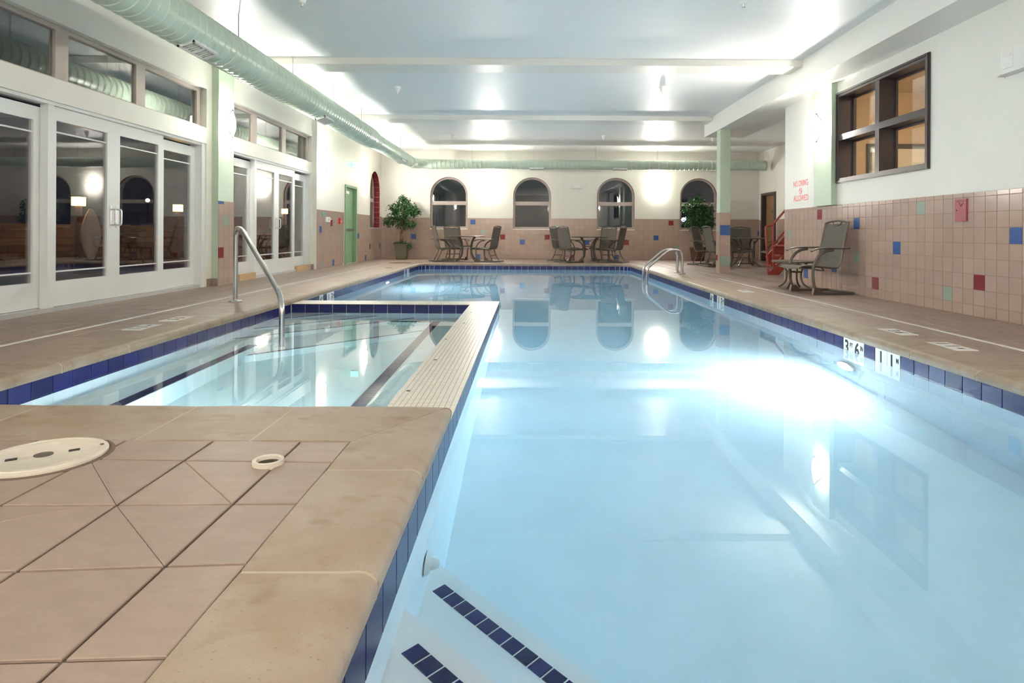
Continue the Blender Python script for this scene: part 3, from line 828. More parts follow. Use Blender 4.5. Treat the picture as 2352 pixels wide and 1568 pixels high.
# ------------------------------------------------------------------ deck fittings
lid = empty('skimmer_lid', (-1.64, 2.13, 0), 0.6, 'round cream plastic skimmer lid set in the near left deck', 'lid')
MB().lathe([(0.205, -0.003), (0.205, 0.001), (0.187, 0.0015), (0.187, -0.002)], 48).build('ring', 'floor_grout', lid)
MB().lathe([(0.186, -0.003), (0.186, 0.008), (0.182, 0.010), (0.172, 0.010), (0.170, 0.008), (0.160, 0.008), (0.158, 0.010), (0.128, 0.010), (0.126, 0.0085), (0.02, 0.009)], 56).build('cover', 'lid_plastic', lid, True)
MB().lathe([(0.028, 0.0085), (0.028, 0.011), (0.022, 0.0125), (0.004, 0.013)], 24).build('badge', 'chair_metal', lid, True)
for s in (-1, 1):
    MB().box(s * 0.085 - 0.016, -0.011, 0.009, s * 0.085 + 0.016, 0.011, 0.0105).build('finger_slot', 'dark_hole', lid)
    MB().lathe([(0.006, 0.008), (0.006, 0.0115), (0.003, 0.012)], 10).build('screw', 'bark', lid, loc=(s * 0.165, 0.02, 0))
for k in range(12):
    a = 2 * PI * k / 12
    MB().box(0.130, -0.0015, 0.0095, 0.157, 0.0015, 0.0106).build('rib', 'lid_plastic', lid, rot=(0, 0, a))
rg = empty('anchor_sleeve', (-0.858, 2.085, 0), 0, 'open round anchor sleeve standing proud of the near deck', 'sleeve')
ring = lambda r, z: [(r * math.cos(2 * PI * k / 24), r * math.sin(2 * PI * k / 24), z) for k in range(24)]
MB().rings([ring(.050, -.005), ring(.050, .014), ring(.047, .016), ring(.041, .016), ring(.038, .013), ring(.038, 0.001)], cap0=False, cap1=False).build('collar', 'lid_plastic', rg, True)
MB().lathe([(.038, .0008), (.038, .0015), (.01, .0015)], 20).build('floor_of_hole', 'soil', rg)
dr = empty('floor_drain', (-1.475, 1.545, 0), 0, 'small square metal floor drain at the left edge of the near deck', 'drain')
MB().box(-.05, -.05, -.004, .05, .05, .0012).build('well', 'dark_hole', dr)
for k in range(5): MB().box(-.045, -.045 + .02 * k, .0012, .045, -.035 + .02 * k, .004).build('bar', 'aluminium', dr)
for k, (x, y, r, lab) in enumerate([(-3.02, 13.65, 0.085, 'small round brown cover on the far left deck'), (-3.25, 16.0, 0.30, 'brown stain-coloured round cover on the deck before the potted tree')]):
    o = MB().lathe([(r, -0.002), (r, 0.002), (r * .9, 0.003), (0.01, 0.003)], 28).build('deck_cover', 'floor_grout', None, False, (x, y, 0.001)); tag(o, lab, 'cover')
# depth tiles lying in the deck
def deck_marker(x, y, L, txt, rz, label):
    r = empty('depth_marker', (x, y, 0), rz, label, 'marker')
    MB().box(-L / 2, -0.074, -0.003, L / 2, 0.074, 0.003).build('plate', 'marker_white', r)
    w = txt.split(' ')
    for k, t in enumerate(w): obj('numeral', text_mesh(t, 0.13 if t.isdigit() else 0.06, 'ink_black', narrow=0.75), r, ((k - (len(w) - 1) / 2) * 0.095, 0, 0.0032))
deck_marker(-3.0 - 0.078, 5.02, 0.30, '1 1 M', PI / 2, 'white depth tile reading 1 1 M on the left deck')
deck_marker(-3.0 - 0.078, 5.52, 0.31, '3 6', PI / 2, 'white depth tile reading 3 6 on the left deck')
deck_marker(2.87 + 0.078, 4.36, 0.32, '1 1 M', -PI / 2, 'white depth tile reading 1 1 M on the right deck')
deck_marker(2.87 + 0.078, 5.0, 0.31, '3 6', -PI / 2, 'white depth tile reading 3 6 on the right deck')
deck_marker(2.87 + 0.078, 8.5, 0.31, '4 FT', -PI / 2, 'small far white depth tile on the right deck')

# ------------------------------------------------------------------ handrail and ladder
hr = empty('handrail', (-3.2, 6.88, 0), 0, 'single stainless steel handrail stepping down into the hot tub', 'handrail')
path = round_path([(0, 0, 0.0), (0, 0, 0.81), (0.16, -0.21, 0.80), (1.00, -1.31, 0.22), (1.05, -1.38, 0.10), (1.05, -1.38, -0.62)], [0.10, 0.10, 0.08, 0.05], 8)
MB().tube(path, 0.0245, 16).build('rail', 'steel', hr, True)
MB().lathe([(0.07, 0.0), (0.07, 0.012), (0.06, 0.018), (0.03, 0.02), (0.026, 0.03)], 28).build('base_flange', 'steel', hr, True)
ld = empty('pool_ladder', (2.99, 12.33, 0), 0, 'chromed grab rail pair of a pool ladder at the far right edge', 'ladder')
for s in (-0.2, 0.2):
    path = round_path([(0, s, 0), (0, s, 0.46), (-0.25, s, 0.47), (-0.66, s, 0.12), (-0.68, s, 0.02), (-0.68, s, -0.9)], [0.14, 0.12, 0.08, 0.03], 8)
    MB().tube(path, 0.0235, 14).build('grab_rail', 'steel', ld, True)
    MB().lathe([(0.065, 0.0), (0.065, 0.012), (0.05, 0.02), (0.026, 0.022)], 24).build('base_flange', 'steel', ld, True, (0, s, 0))
for z in (-0.35, -0.65): MB().box(-0.72, -0.2, z, -0.62, 0.2, z + 0.025).build('tread', 'white_plastic', ld)

# ------------------------------------------------------------------ glass doors and transoms
def door_leaf(n, x, y0, y1, z1, label, handle=None, rail=0.24, top=0.13):
    r = empty('door_%d' % n, (x, (y0 + y1) / 2, 0), 0, label, 'door', None, 'structure')
    h = (y1 - y0) / 2; st = 0.105; zb = 0.045; t = 0.022
    MB().box(-t, -h, zb, t, -h + st, z1).build('stile', 'white_door', r)
    MB().box(-t, h - st, zb, t, h, z1).build('stile', 'white_door', r)
    MB().box(-t, -h + st, z1 - top, t, h - st, z1).build('top_rail', 'white_door', r)
    MB().box(-t, -h + st, zb, t, h - st, zb + rail).build('bottom_rail', 'white_door', r)
    MB().box(-0.004, -h + st - .005, zb + rail - .005, 0.004, h - st + .005, z1 - top + .005).build('pane', 'door_pane', r)
    for z in (zb + rail + 0.085, z1 - top - 0.115): MB().box(-0.010, -h + st, z, 0.010, h - st, z + 0.014).build('glazing_bar', 'white_door', r)
    if handle:
        s = handle; yy = s * (h - 0.05)
        hd = MB().box(t, yy - 0.014, 0.80, t + 0.005, yy + 0.014, 1.04).build('handle_plate', 'aluminium', r)
        p = round_path([(t + 0.004, yy, 0.835), (t + 0.055, yy, 0.835), (t + 0.055, yy, 1.005), (t + 0.004, yy, 1.005)], 0.035, 6)
        MB().tube(p, 0.009, 10).build('pull_handle', 'aluminium', r, True)
    return r
XD = -4.545
leaves = [[4.97, 5.91, 6.85, 7.78, 8.62], [9.44, 10.36, 11.29, 12.17, 12.90]]
n = 1
for bi, (Y, which) in enumerate(zip(leaves, ('nearer', 'farther'))):
    names = ['fixed white glass door panel at the near end of the %s bay', 'sliding white glass door left of the handles in the %s bay', 'sliding white glass door right of the handles in the %s bay', 'fixed white glass door panel at the far end of the %s bay']
    for k in range(4):
        inner = k in (1, 2)
        door_leaf(n, XD if inner else XD - 0.055, Y[k], Y[k + 1], 1.955 if inner else 1.925, names[k] % which, {1: 1, 2: -1}.get(k)); n += 1
    fr = MB()
    o0, o1 = BAYS[bi][2], BAYS[bi][3]
    fr.box(XD - 0.10, o0, 0, XLB - 0.02, Y[0], 1.987).box(XD - 0.10, Y[4], 0, XLB - 0.02, o1, 1.987).box(XD - 0.10, o0, 1.957, XLB - 0.03, o1, 1.987)
    tr = fr.build('trim_%d' % (bi + 1), 'white_door'); tag(tr, 'white door frame around the %s glass doors' % which, 'frame', None, 'structure')
    MB().box(XD - 0.12, o0, 0, XD + 0.045, o1, 0.042).build('threshold', 'aluminium', tr)
    if bi == 0: MB().box(XD - 0.03, Y[1] - 0.03, 0.042, XD + 0.045, Y[1] + 0.05, 1.957).build('post', 'white_door', tr)
    else: MB().box(XD - 0.03, Y[1] - 0.03, 0.042, XD + 0.045, Y[1] + 0.05, 1.957).build('post', 'white_door', tr)
for (y0, y1, lab) in ((9.75, 10.33, 'short pale timber board under the farther glass doors beside the column'), (12.20, 12.86, 'short pale timber board under the far end of the farther glass doors')):
    o = MB().box(XD + 0.02, y0, 0.0, XD + 0.075, y1, 0.105).build('threshold_board', 'wood_board'); tag(o, lab, 'board')
tw = [[(4.97, 6.09), (6.09, 7.33), (7.33, 8.66)], [(9.44, 10.39), (10.39, 11.64), (11.64, 12.90)]]
wn = 1
def small_window(name, x, y0, y1, z0, z1, label, fw=0.085):
    r = empty(name, (x, (y0 + y1) / 2, z0), 0, label, 'window', None, 'structure')
    h = (y1 - y0) / 2; H = z1 - z0
    f = MB().box(-.03, -h, 0, .03, -h + fw, H).box(-.03, h - fw, 0, .03, h, H).box(-.03, -h + fw, 0, .03, h - fw, 0.03).box(-.03, -h + fw, H - 0.05, .03, h - fw, H)
    f.build('frame', 'frame_taupe', r)
    MB().box(-.004, -h + fw - .004, 0.026, .004, h - fw + .004, H - 0.046).build('pane', 'window_pane', r)
for bi, which in enumerate(('nearer', 'farther')):
    for k, pos in enumerate(('first', 'middle', 'last')):
        small_window('window_%d' % wn, XLB - 0.10, *tw[bi][k], 2.206, 2.742, '%s transom window above the %s glass doors' % (pos, which)); wn += 1

# ------------------------------------------------------------------ arched windows
def arched_window(name, to3, a, b, sill, spring, rise, mull, depth, label, tiles):
    r = empty(name, (0, 0, 0), 0, label, 'window', None, 'structure')
    def ringpath(i):
        A, B = a + i, b - i
        return [(A, sill + i)] + [(p[0], p[1]) for p in arch_curve(A, B, spring, rise - i, 20)] + [(B, sill + i)]
    o, q = ringpath(0.0), ringpath(0.055)
    mb = MB(); d0, d1 = depth, depth + 0.06
    N = len(o)
    for k in range(N):
        k2 = (k + 1) % N
        for (P1, P2, dd1, dd2) in ((o, q, d0, d0), (q, q, d0, d1)):
            mb.quad(to3(*P1[k], dd1), to3(*P1[k2], dd1), to3(*P2[k2], dd2), to3(*P2[k], dd2))
    mb.build('frame', 'frame_taupe', r)
    m2 = MB()
    zs = [(mull - 0.055, mull + 0.055)]
    for (z0, z1) in zs:
        n = len(m2.v)
        c = [to3(a + 0.05, z0, d0 - 0.01), to3(b - 0.05, z0, d0 - 0.01), to3(b - 0.05, z1, d0 - 0.01), to3(a + 0.05, z1, d0 - 0.01), to3(a + 0.05, z0, d1), to3(b - 0.05, z0, d1), to3(b - 0.05, z1, d1), to3(a + 0.05, z1, d1)]
        m2.v += c; m2.f += [(n, n + 1, n + 2, n + 3), (n + 4, n + 5, n + 6, n + 7), (n, n + 1, n + 5, n + 4), (n + 3, n + 2, n + 6, n + 7)]
    m2.build('mullion', 'frame_taupe', r)
    dg = d0 + 0.03
    arc = [p for p in arch_curve(a + 0.05, b - 0.05, spring, rise - 0.05, 20)]
    lowp = [(a + 0.05, sill + 0.05), (b - 0.05, sill + 0.05), (b - 0.05, mull - 0.05), (a + 0.05, mull - 0.05)]
    MB().poly([to3(*p, dg) for p in lowp]).build('pane', 'window_pane', r)
    MB().poly([to3(a + 0.05, mull + 0.05, dg), to3(b - 0.05, mull + 0.05, dg)] + [to3(*p, dg) for p in reversed(arc)]).build('pane', 'window_pane', r)
    if tiles:
        path = [(a, sill + 0.0)]
        pts = [(a, sill)] + arch_curve(a, b, spring, rise, 12) + [(b, sill)]
        segs = []
        # straight sides split in tiles, arch split in tiles
        z = sill
        while z < spring - 0.05:
            z2 = min(spring, z + 0.15); segs.append(((a, z), (a, z2))); segs.append(((b, z), (b, z2))); z = z2
        ac = arch_curve(a, b, spring, rise, 12); segs += [(ac[k], ac[k + 1]) for k in range(12)]
        x = a
        while x < b - 0.02: x2 = min(b, x + 0.15); segs.append(((x, sill), (x2, sill))); x = x2
        cx, cz = (a + b) / 2, (sill + spring) / 2 + 0.2
        for (p, q_) in segs:
            v = Vector((q_[0] - p[0], q_[1] - p[1])); L = v.length; v.normalize(); nn = Vector((-v.y, v.x))
            mid = Vector(((p[0] + q_[0]) / 2, (p[1] + q_[1]) / 2))
            if nn.dot(Vector((cx, cz)) - mid) < 0: nn = -nn
            P = Vector(p) + v * 0.003; Q = Vector(q_) - v * 0.003
            c = []
            for d in (0.004, depth - 0.004):
                for w in (P, Q): c.append(to3(w.x, w.y, d))
                for w in (Q, P): c.append(to3(w.x + nn.x * 0.007, w.y + nn.y * 0.007, d))
            m3 = MB(); m3.v = [tuple(t) for t in c]; m3.f = [(0, 1, 2, 3), (4, 5, 6, 7), (0, 1, 5, 4), (1, 2, 6, 5), (2, 3, 7, 6), (3, 0, 4, 7)]
            m3.build('reveal_tile', tiles, r)
for k, (a, b) in enumerate(WF):
    arched_window('window_%d' % wn, lambda s, z, d: (s, YF + d, z), a, b, *ARCH, 1.66, 0.07, 'arched window on far wall, %s' % ['nearest the potted tree in the left corner', 'left of the small white wall box', 'right of the small white wall box', 'behind the potted tree on the right'][k], 'red_tile'); wn += 1
arched_window('window_%d' % wn, lambda s, z, d: (XL - d, s, z), *LA, 1.70, 0.17, 'arched window with dark red tiled reveal on the left wall', 'red_tile'); wn += 1

# ------------------------------------------------------------------ interior window on the right wall
iw = empty('window_%d' % wn, (XR, (wy0 + wy1) / 2, wz0), 0, 'dark brown four-pane interior window high on the right wall', 'window', None, 'structure')
h, H = (wy1 - wy0) / 2, wz1 - wz0
def ring_box(mb, x0, x1, i0, i1):
    mb.box(x0, -h + i0, i0, x1, -h + i1, H - i0).box(x0, h - i1, i0, x1, h - i0, H - i0).box(x0, -h + i1, i0, x1, h - i1, i1).box(x0, -h + i1, H - i1, x1, h - i1, H - i0)
mb = MB(); ring_box(mb, -0.02, 0.0, -0.0, 0.065); ring_box(mb, -0.032, -0.0, 0.008, 0.030); mb.build('casing', 'dark_brown', iw)
mb = MB(); ring_box(mb, 0.0, 0.225, 0.0, 0.065); mb.build('jamb_lining', 'dark_brown', iw)
MB().box(-0.012, -0.045, 0.065, 0.215, 0.045, H - 0.065).build('mullion', 'dark_brown', iw)
MB().box(-0.012, -h + 0.065, H / 2 - 0.04, 0.215, -0.045, H / 2 + 0.04).build('transom_bar', 'dark_brown', iw)
MB().box(-0.012, 0.045, H / 2 - 0.04, 0.215, h - 0.065, H / 2 + 0.04).build('transom_bar', 'dark_brown', iw)
for (a, b) in ((-h + 0.065, -0.045), (0.045, h - 0.065)):
    for (c, d) in ((0.065, H / 2 - 0.04), (H / 2 + 0.04, H - 0.065)):
        mb = MB(); mb.box(0.175, a, c, 0.205, a + 0.025, d).box(0.175, b - 0.025, c, 0.205, b, d).box(0.175, a, c, 0.205, b, c + 0.02).box(0.175, a, d - 0.02, 0.205, b, d); mb.build('sash', 'dark_brown', iw)
        MB().box(0.188, a + 0.02, c + 0.015, 0.193, b - 0.02, d - 0.015).build('pane', 'window_pane', iw)
# lobby behind it
lx0, lx1, ly0, ly1, lz = XR + 0.225, 7.4, 4.6, 10.28, 3.1
structure('wall_lobby_side', MB().box(lx1, ly0, -0.1, lx1 + 0.1, ly1, lz), 'tan_wall', 'tan wall of the room seen through the interior window')
structure('wall_lobby_end', MB().box(lx0, ly1 - 0.02, -0.1, lx1, ly1, lz), 'tan_wall', 'tan end wall with a white door beyond the interior window')
structure('wall_lobby_near', MB().box(lx0, ly0 - 0.1, -0.1, lx1, ly0, lz), 'tan_wall', 'tan near wall of the room beyond the interior window')
structure('lobby_ceiling', MB().box(lx0, ly0, lz, lx1 + 0.1, ly1, lz + 0.06), 'lobby_white', 'cream ceiling of the room beyond the interior window', 'ceiling')
structure('lobby_floor', MB().box(lx0, ly0, -0.1, lx1, ly1, 0.0), 'carpet', 'brown carpet floor of the room beyond the interior window', 'floor')
structure('trim_3', MB().box(lx1 - 0.05, ly0, 2.80, lx1, ly1, 2.90), 'lobby_white', 'pale crown moulding in the room beyond the interior window', 'moulding')
ldr = empty('door_9', (6.05, ly1 - 0.02, 0), 0, 'white door in dark frame seen through the interior window', 'door', None, 'structure')
MB().box(-0.52, -0.03, 0, -0.44, 0.0, 2.26).box(0.44, -0.03, 0, 0.52, 0.0, 2.26).box(-0.44, -0.03, 2.18, 0.44, 0.0, 2.26).build('frame', 'dark_brown', ldr)
MB().box(-0.44, -0.02, 0, 0.44, 0.0, 2.18).build('leaf', 'lobby_white', ldr)
MB().box(-0.29, -0.026, 0.9, 0.29, -0.02, 1.85).box(-0.26, -0.028, 0.93, 0.26, -0.026, 1.82).build('glazing', 'dark_brown', ldr)
lf = empty('ceiling_lamp', (6.0, 7.4, lz), 0, 'warm ceiling lamp in the room beyond the interior window', 'lamp')
MB().lathe([(0.17, 0), (0.17, -0.03), (0.15, -0.04)], 24).build('housing', 'lobby_white', lf)
MB().lathe([(0.15, -0.03), (0.14, -0.07), (0.08, -0.10), (0.02, -0.105)], 24).build('diffuser', 'lobby_glow', lf, True)

# ------------------------------------------------------------------ green exit door
gd = empty('door_10', (XL, (gy0 + gy1) / 2, 0), 0, 'sage green metal door with push bar on the left wall', 'door', None, 'structure')
hw = (gy1 - gy0) / 2
MB().box(-0.12, -hw, 0, 0.025, -hw + 0.055, 1.91).box(-0.12, hw - 0.055, 0, 0.025, hw, 1.91).box(-0.12, -hw + 0.055, 1.855, 0.025, hw - 0.055, 1.91).build('frame', 'door_green', gd)
MB().box(-0.115, -hw + 0.055, 0.01, -0.065, hw - 0.055, 1.855).build('leaf', 'door_green', gd)
MB().box(-0.065, -hw + 0.09, 0.80, -0.025, hw - 0.12, 0.86).build('push_bar', 'chair_metal', gd)
MB().box(-0.065, -hw + 0.12, 1.70, -0.01, -hw + 0.42, 1.77).build('closer', 'aluminium', gd)
MB().tube([(-0.03, -hw + 0.40, 1.775), (0.0, -hw + 0.22, 1.80), (-0.02, -hw + 0.10, 1.84)], 0.008, 6).build('closer_arm', 'aluminium', gd)
for z in (0.2, 0.65, 1.05): MB().box(-0.066, 0.12, z, -0.062, 0.14, z + 0.02).build('bolt', 'dark_hole', gd)
MB().box(-0.12, -hw, 0, 0.03, hw, 0.012).build('threshold', 'aluminium', gd)
# brown door in the far right corner
bd = empty('door_11', (XFR, (dy0 + dy1) / 2, 0), 0, 'brown wooden door in black frame in the far right corner', 'door', None, 'structure')
hw = (dy1 - dy0) / 2
MB().box(-0.03, -hw - 0.06, 0, 0.14, -hw + 0.04, 1.97).box(-0.03, hw - 0.04, 0, 0.14, hw + 0.06, 1.97).box(-0.03, -hw + 0.04, 1.90, 0.14, hw - 0.04, 1.97).build('frame', 'dark_brown', bd)
MB().box(0.10, -hw + 0.04, 0.005, 0.14, hw - 0.04, 1.90).build('leaf', 'brown_door', bd)
MB().box(0.092, -0.07, 1.38, 0.10, 0.07, 1.46).build('plaque', 'chair_metal', bd)
MB().tube([(0.10, hw - 0.12, 0.95), (0.05, hw - 0.12, 0.95), (0.05, hw - 0.22, 0.95)], 0.01, 8).build('handle', 'aluminium', bd)

# ------------------------------------------------------------------ sconces
def make_sconce():
    r = empty('wall_sconce', (0, 0, 0), 0)
    w, hh = 0.185, 0.185
    MB().box(-0.06, -0.012, -0.06, 0.06, 0, 0.06).build('back_plate', 'aluminium', r)
    N = 4; mb = MB(); V = {}
    # diamond shade bowed away from the wall
    for i in range(N + 1):
        for j in range(N + 1):
            a, b = i / N * 2 - 1, j / N * 2 - 1
            x, z = (a + b) / 2 * w, (a - b) / 2 * hh
            y = -0.035 - 0.055 * (1 - (x / w) ** 2) 
            V[i, j] = len(mb.v); mb.v.append((x, y, z))
    for i in range(N):
        for j in range(N): mb.f.append((V[i, j], V[i + 1, j], V[i + 1, j + 1], V[i, j + 1]))
    mb.build('glass_shade', 'sconce_glow', r, True)
    for s in (-1, 1):
        p = []
        for k in range(9):
            t = k / 8 * 2 - 1
            x, z = s * w * (1 - abs(t)), hh * t
            p.append((x * 1.10, -0.045 - 0.045 * (1 - (x / w) ** 2), z * 1.10))
        MB().tube(p, 0.008, 6).build('edge_strip', 'ink_black', r, True)
    return r
sc = make_sconce()
SC = [((XL - 0.008, 9.08, 2.33), PI / 2, 'glowing diamond sconce on the left green column'),
      ((XL, 13.29, 2.31), PI / 2, 'glowing diamond sconce on left wall beside the farther glass doors'),
      ((XL, 16.75, 2.28), PI / 2, 'glowing diamond sconce on left wall between green door and arched window'),
      ((-1.137, YF, 2.17), 0.0, 'glowing diamond sconce on far wall, left of the two'),
      ((3.86, YF, 2.17), 0.0, 'glowing diamond sconce on far wall, right of the two'),
      ((XR - 0.08, 8.93, 2.29), -PI / 2, 'glowing diamond sconce on the right wall pilaster beside the window'),
      ((XL, 0.2, 2.33), PI / 2, 'unseen diamond sconce added for ambient light, left wall beside the camera'),  # from here on: out-of-view sconces that brighten the near deck
      ((XR, 0.2, 2.29), -PI / 2, 'unseen diamond sconce added for ambient light, right wall beside the camera'),
      ((-1.6, YN, 2.33), PI, 'unseen diamond sconce added for ambient light behind the camera, left'),
      ((1.6, YN, 2.33), PI, 'unseen diamond sconce added for ambient light behind the camera, right')]
for i, (loc, rz, lab) in enumerate(SC):
    o = sc if i == 0 else copy_tree(sc, loc, rz)
    o.location = loc; o.rotation_euler = (0, 0, rz); tag(o, lab, 'lamp', 'diamond wall sconces')

# ------------------------------------------------------------------ green duct
DX, DZ = -3.27, 2.72
duct = empty('air_duct', (0, 0, 0), 0, 'pale green spiral air duct hung along left side and far wall', 'duct')
def duct_run(path_fn, L, r_fn, name):
    rings = []; s = 0.0; seg = 28; pitch = 0.125
    while s <= L + 1e-6:
        for ds, dr in ((0, 0), (pitch - 0.018, 0), (pitch - 0.013, 0.008), (pitch - 0.005, 0.008)):
            ss = min(L, s + ds); rings.append((ss, dr))
        s += pitch
    out = []
    for ss, dr in rings:
        c, ax, ay = path_fn(ss); r = r_fn(ss) + dr
        out.append([tuple(c + ax * (r * math.cos(2 * PI * k / seg)) + ay * (r * math.sin(2 * PI * k / seg))) for k in range(seg)])
    return MB().rings(out).build(name, 'duct_green', duct, True)
Z3, X3, Y3 = Vector((0, 0, 1)), Vector((1, 0, 0)), Vector((0, 1, 0))
def r_left(s):
    y = YN + s
    return 0.20 if y < 12.9 else (0.20 - 0.04 * min(1, (y - 12.9) / 0.5))
duct_run(lambda s: (Vector((DX, YN + s, DZ)), X3, Z3), 17.2 - YN, r_left, 'duct_run')
# elbow
out = []
RB = 0.45; ey = 17.3
for k in range(0, 11):
    a = (PI / 2) * k / 10
    c = Vector((DX + RB - RB * math.cos(a), ey + RB * math.sin(a), DZ)); rad = Vector((-math.cos(a), math.sin(a), 0)); r = 0.16 - 0.025 * k / 10
    out.append([tuple(c + rad * (r * math.cos(2 * PI * q / 28)) + Z3 * (r * math.sin(2 * PI * q / 28))) for q in range(28)])
MB().rings(out).build('elbow', 'duct_green', duct, True)
DY = ey + RB
duct_run(lambda s: (Vector((DX + RB + s, DY, DZ - 0.01)), Y3, Z3), 6.72 - DX - RB, lambda s: 0.135, 'duct_run')
for y in (2.5, 7.07, 8.70, 10.5, 12.3, 13.96, 16.1):
    MB().tube([(DX, y, DZ + 0.15), (DX, y, ZC + 0.01)], 0.006, 6).build('hanger_rod', 'frame_taupe', duct)
for x in (-1.58, 0.17, 1.91, 3.66, 5.4):
    MB().tube([(x, DY, DZ + 0.12), (x, DY, ZC + 0.01)], 0.006, 6).build('hanger_rod', 'frame_taupe', duct)
def register(c, rot, w, l):
    g = empty('vent_register', c, 0); g.rotation_euler = rot; g.parent = duct
    return g
def vent(c, along, ang, l, w, r):
    """register plate tangent to the duct at angle ang below the horizontal."""
    o = Vector((math.cos(ang), 0, math.sin(ang))) if along == 'y' else Vector((0, -math.cos(ang), math.sin(ang)))
    a = Y3 if along == 'y' else X3
    b = o.cross(a)
    M = Matrix((( a.x, b.x, o.x, 0), (a.y, b.y, o.y, 0), (a.z, b.z, o.z, 0), (0, 0, 0, 1))); M.translation = Vector(c) + o * (r + 0.004)
    def B(mb, name, m, parent):
        mb.v = [tuple(M @ Vector(v)) for v in mb.v]; return mb.build(name, m, parent)
    f = B(MB().box(-l, -w, -0.05, l, -w + .02, .008).box(-l, w - .02, -0.05, l, w, .008).box(-l, -w, -0.05, -l + .02, w, .008).box(l - .02, -w, -0.05, l, w, .008).box(-.012, -w, -.02, .012, w, .008), 'vent_frame', 'white_plastic', duct)
    B(MB().box(-l + .01, -w + .01, -.012, l - .01, w - .01, -.008), 'backing', 'dark_hole', f)
    n = 10
    for k in range(n):
        x = -l + .03 + (2 * l - .06) * k / (n - 1)
        B(MB().box(x - .004, -w + .02, -.008, x + .004, w - .02, .004), 'louvre', 'white_plastic', f)
for y in (6.1, 9.9, 15.9): vent((DX, y, DZ), 'y', math.radians(-72), 0.23, 0.085, r_left(y - YN))
for x in (0.25, 2.6): vent((x, DY, DZ - 0.01), 'x', math.radians(-75), 0.2, 0.07, 0.135)

# ------------------------------------------------------------------ sprinklers
def make_sprinkler():
    r = empty('ceiling_sprinkler', (0, 0, 0), 0)
    MB().lathe([(0.055, 0.0), (0.052, -0.02), (0.040, -0.05), (0.030, -0.085), (0.024, -0.09)], 18).build('cup', 'white_plastic', r, True)
    MB().lathe([(0.012, -0.085), (0.012, -0.105), (0.006, -0.12), (0.020, -0.122), (0.020, -0.125)], 12).build('head', 'aluminium', r, True)
    return r
sp = make_sprinkler()
SPR = [(-2.33, 6.45, 'white ceiling sprinkler cup beside the duct, nearest'), (2.19, 6.4, 'white ceiling sprinkler cup near the dropped beam, nearest'), (-2.19, 10.5, 'white ceiling sprinkler cup between the cross beams on the left'), (2.22, 10.4, 'white ceiling sprinkler cup between the cross beams on the right'),
       (-1.88, 15.7, 'small far ceiling sprinkler above the left patio table'), (1.88, 15.6, 'small far ceiling sprinkler above the middle patio table'), (4.69, 15.9, 'small far ceiling sprinkler beside the slim column')]
for i, (x, y, lab) in enumerate(SPR):
    o = sp if i == 0 else copy_tree(sp, (x, y, ZC), 0)
    o.location = (x, y, ZC); tag(o, lab, 'sprinkler', 'ceiling sprinklers')

# ------------------------------------------------------------------ wall fittings
ex = empty('exit_sign', (XL, 15.55, 2.44), 0, 'small white exit sign with green glowing face above the green door', 'sign')
MB().box(0, -0.03, -0.075, 0.19, 0.03, 0.075).build('housing', 'white_plastic', ex)
MB().box(0.01, -0.034, -0.062, 0.18, -0.03, 0.062).build('face', 'exit_glow', ex)
obj('lettering', text_mesh('EXIT', 0.075, 'white_plastic'), ex, (0.095, -0.0345, 0), (PI / 2, 0, 0))
sg = empty('wall_sign', (XL + 0.008, 13.37, 1.155), 0, 'small oval teal sign on the left tiled wall', 'sign')
MB().rings([[(d, 0.12 * k * math.cos(a), 0.048 * k * math.sin(a)) for a in [2 * PI * q / 28 for q in range(28)]] for d, k in ((0, 1), (0.008, 1), (0.012, 0.94))]).build('plaque', 'teal_sign', sg)
for z in (0.012, -0.012): MB().box(0.012, -0.06, z - 0.003, 0.013, 0.06, z + 0.003).build('text_line', 'ink_black', sg)
bx = empty('wall_phone_box', (XL + 0.008, 13.62, 1.045), 0, 'small white box with red triangle on the left tiled wall', 'box')
MB().box(0, -0.13, -0.055, 0.03, 0.13, 0.055).build('housing', 'white_plastic', bx)
MB().prism([(-0.03, -0.022), (0.03, -0.022), (0, 0.03)], 0, 0.002).build('triangle', 'red_plastic', bx, loc=(0.0305, 0.02, 0), rot=(PI / 2, 0, PI / 2))
MB().box(0.03, 0.09, -0.01, 0.055, 0.12, 0.02).build('knob', 'aluminium', bx)
fa = empty('fire_alarm', (XL + 0.008, 14.48, 1.03), 0, 'small red fire alarm pull box on the left tiled wall', 'alarm')
MB().box(0, -0.055, -0.065, 0.04, 0.055, 0.065).build('housing', 'red_plastic', fa)
MB().box(0.04, -0.035, -0.02, 0.052, 0.035, 0.0).build('lever', 'white_plastic', fa)
pb = empty('access_panel', (XR - 0.008, 6.16, 1.02), 0, 'maroon metal access panel with keyhole on the right tiled wall', 'panel')
MB().box(-0.012, -0.085, -0.11, 0, 0.085, 0.11).build('plate', 'plate_red', pb)
MB().box(-0.015, -0.078, -0.10, -0.012, 0.078, 0.10).build('door', 'plate_red', pb)
MB().lathe([(0.007, 0), (0.007, 0.003), (0.003, 0.003)], 12).build('keyhole', 'ink_black', pb, loc=(-0.015, 0.055, 0), rot=(0, -PI / 2, 0))
MB().tube([(-0.016, 0.02, 0.075), (-0.016, -0.01, 0.035), (-0.016, -0.04, 0.075)], 0.003, 6).build('emblem', 'plate_red', pb)
MB().box(-0.017, -0.06, 0.085, -0.012, 0.06, 0.09).build('hinge_line', 'ink_black', pb)
em = empty('emergency_light', (XR, 5.42, 2.30), 0, 'white emergency light box high on the right wall', 'lamp')
MB().prism([(0, -0.32), (-0.10, -0.32), (-0.10, 0.12), (-0.075, 0.20), (0, 0.20)], -0.11, 0.10).build('housing', 'white_plastic', em)
MB().box(-0.106, -0.02, -0.07, -0.10, 0.10, 0.085).build('lamp_face', 'marker_white', em)
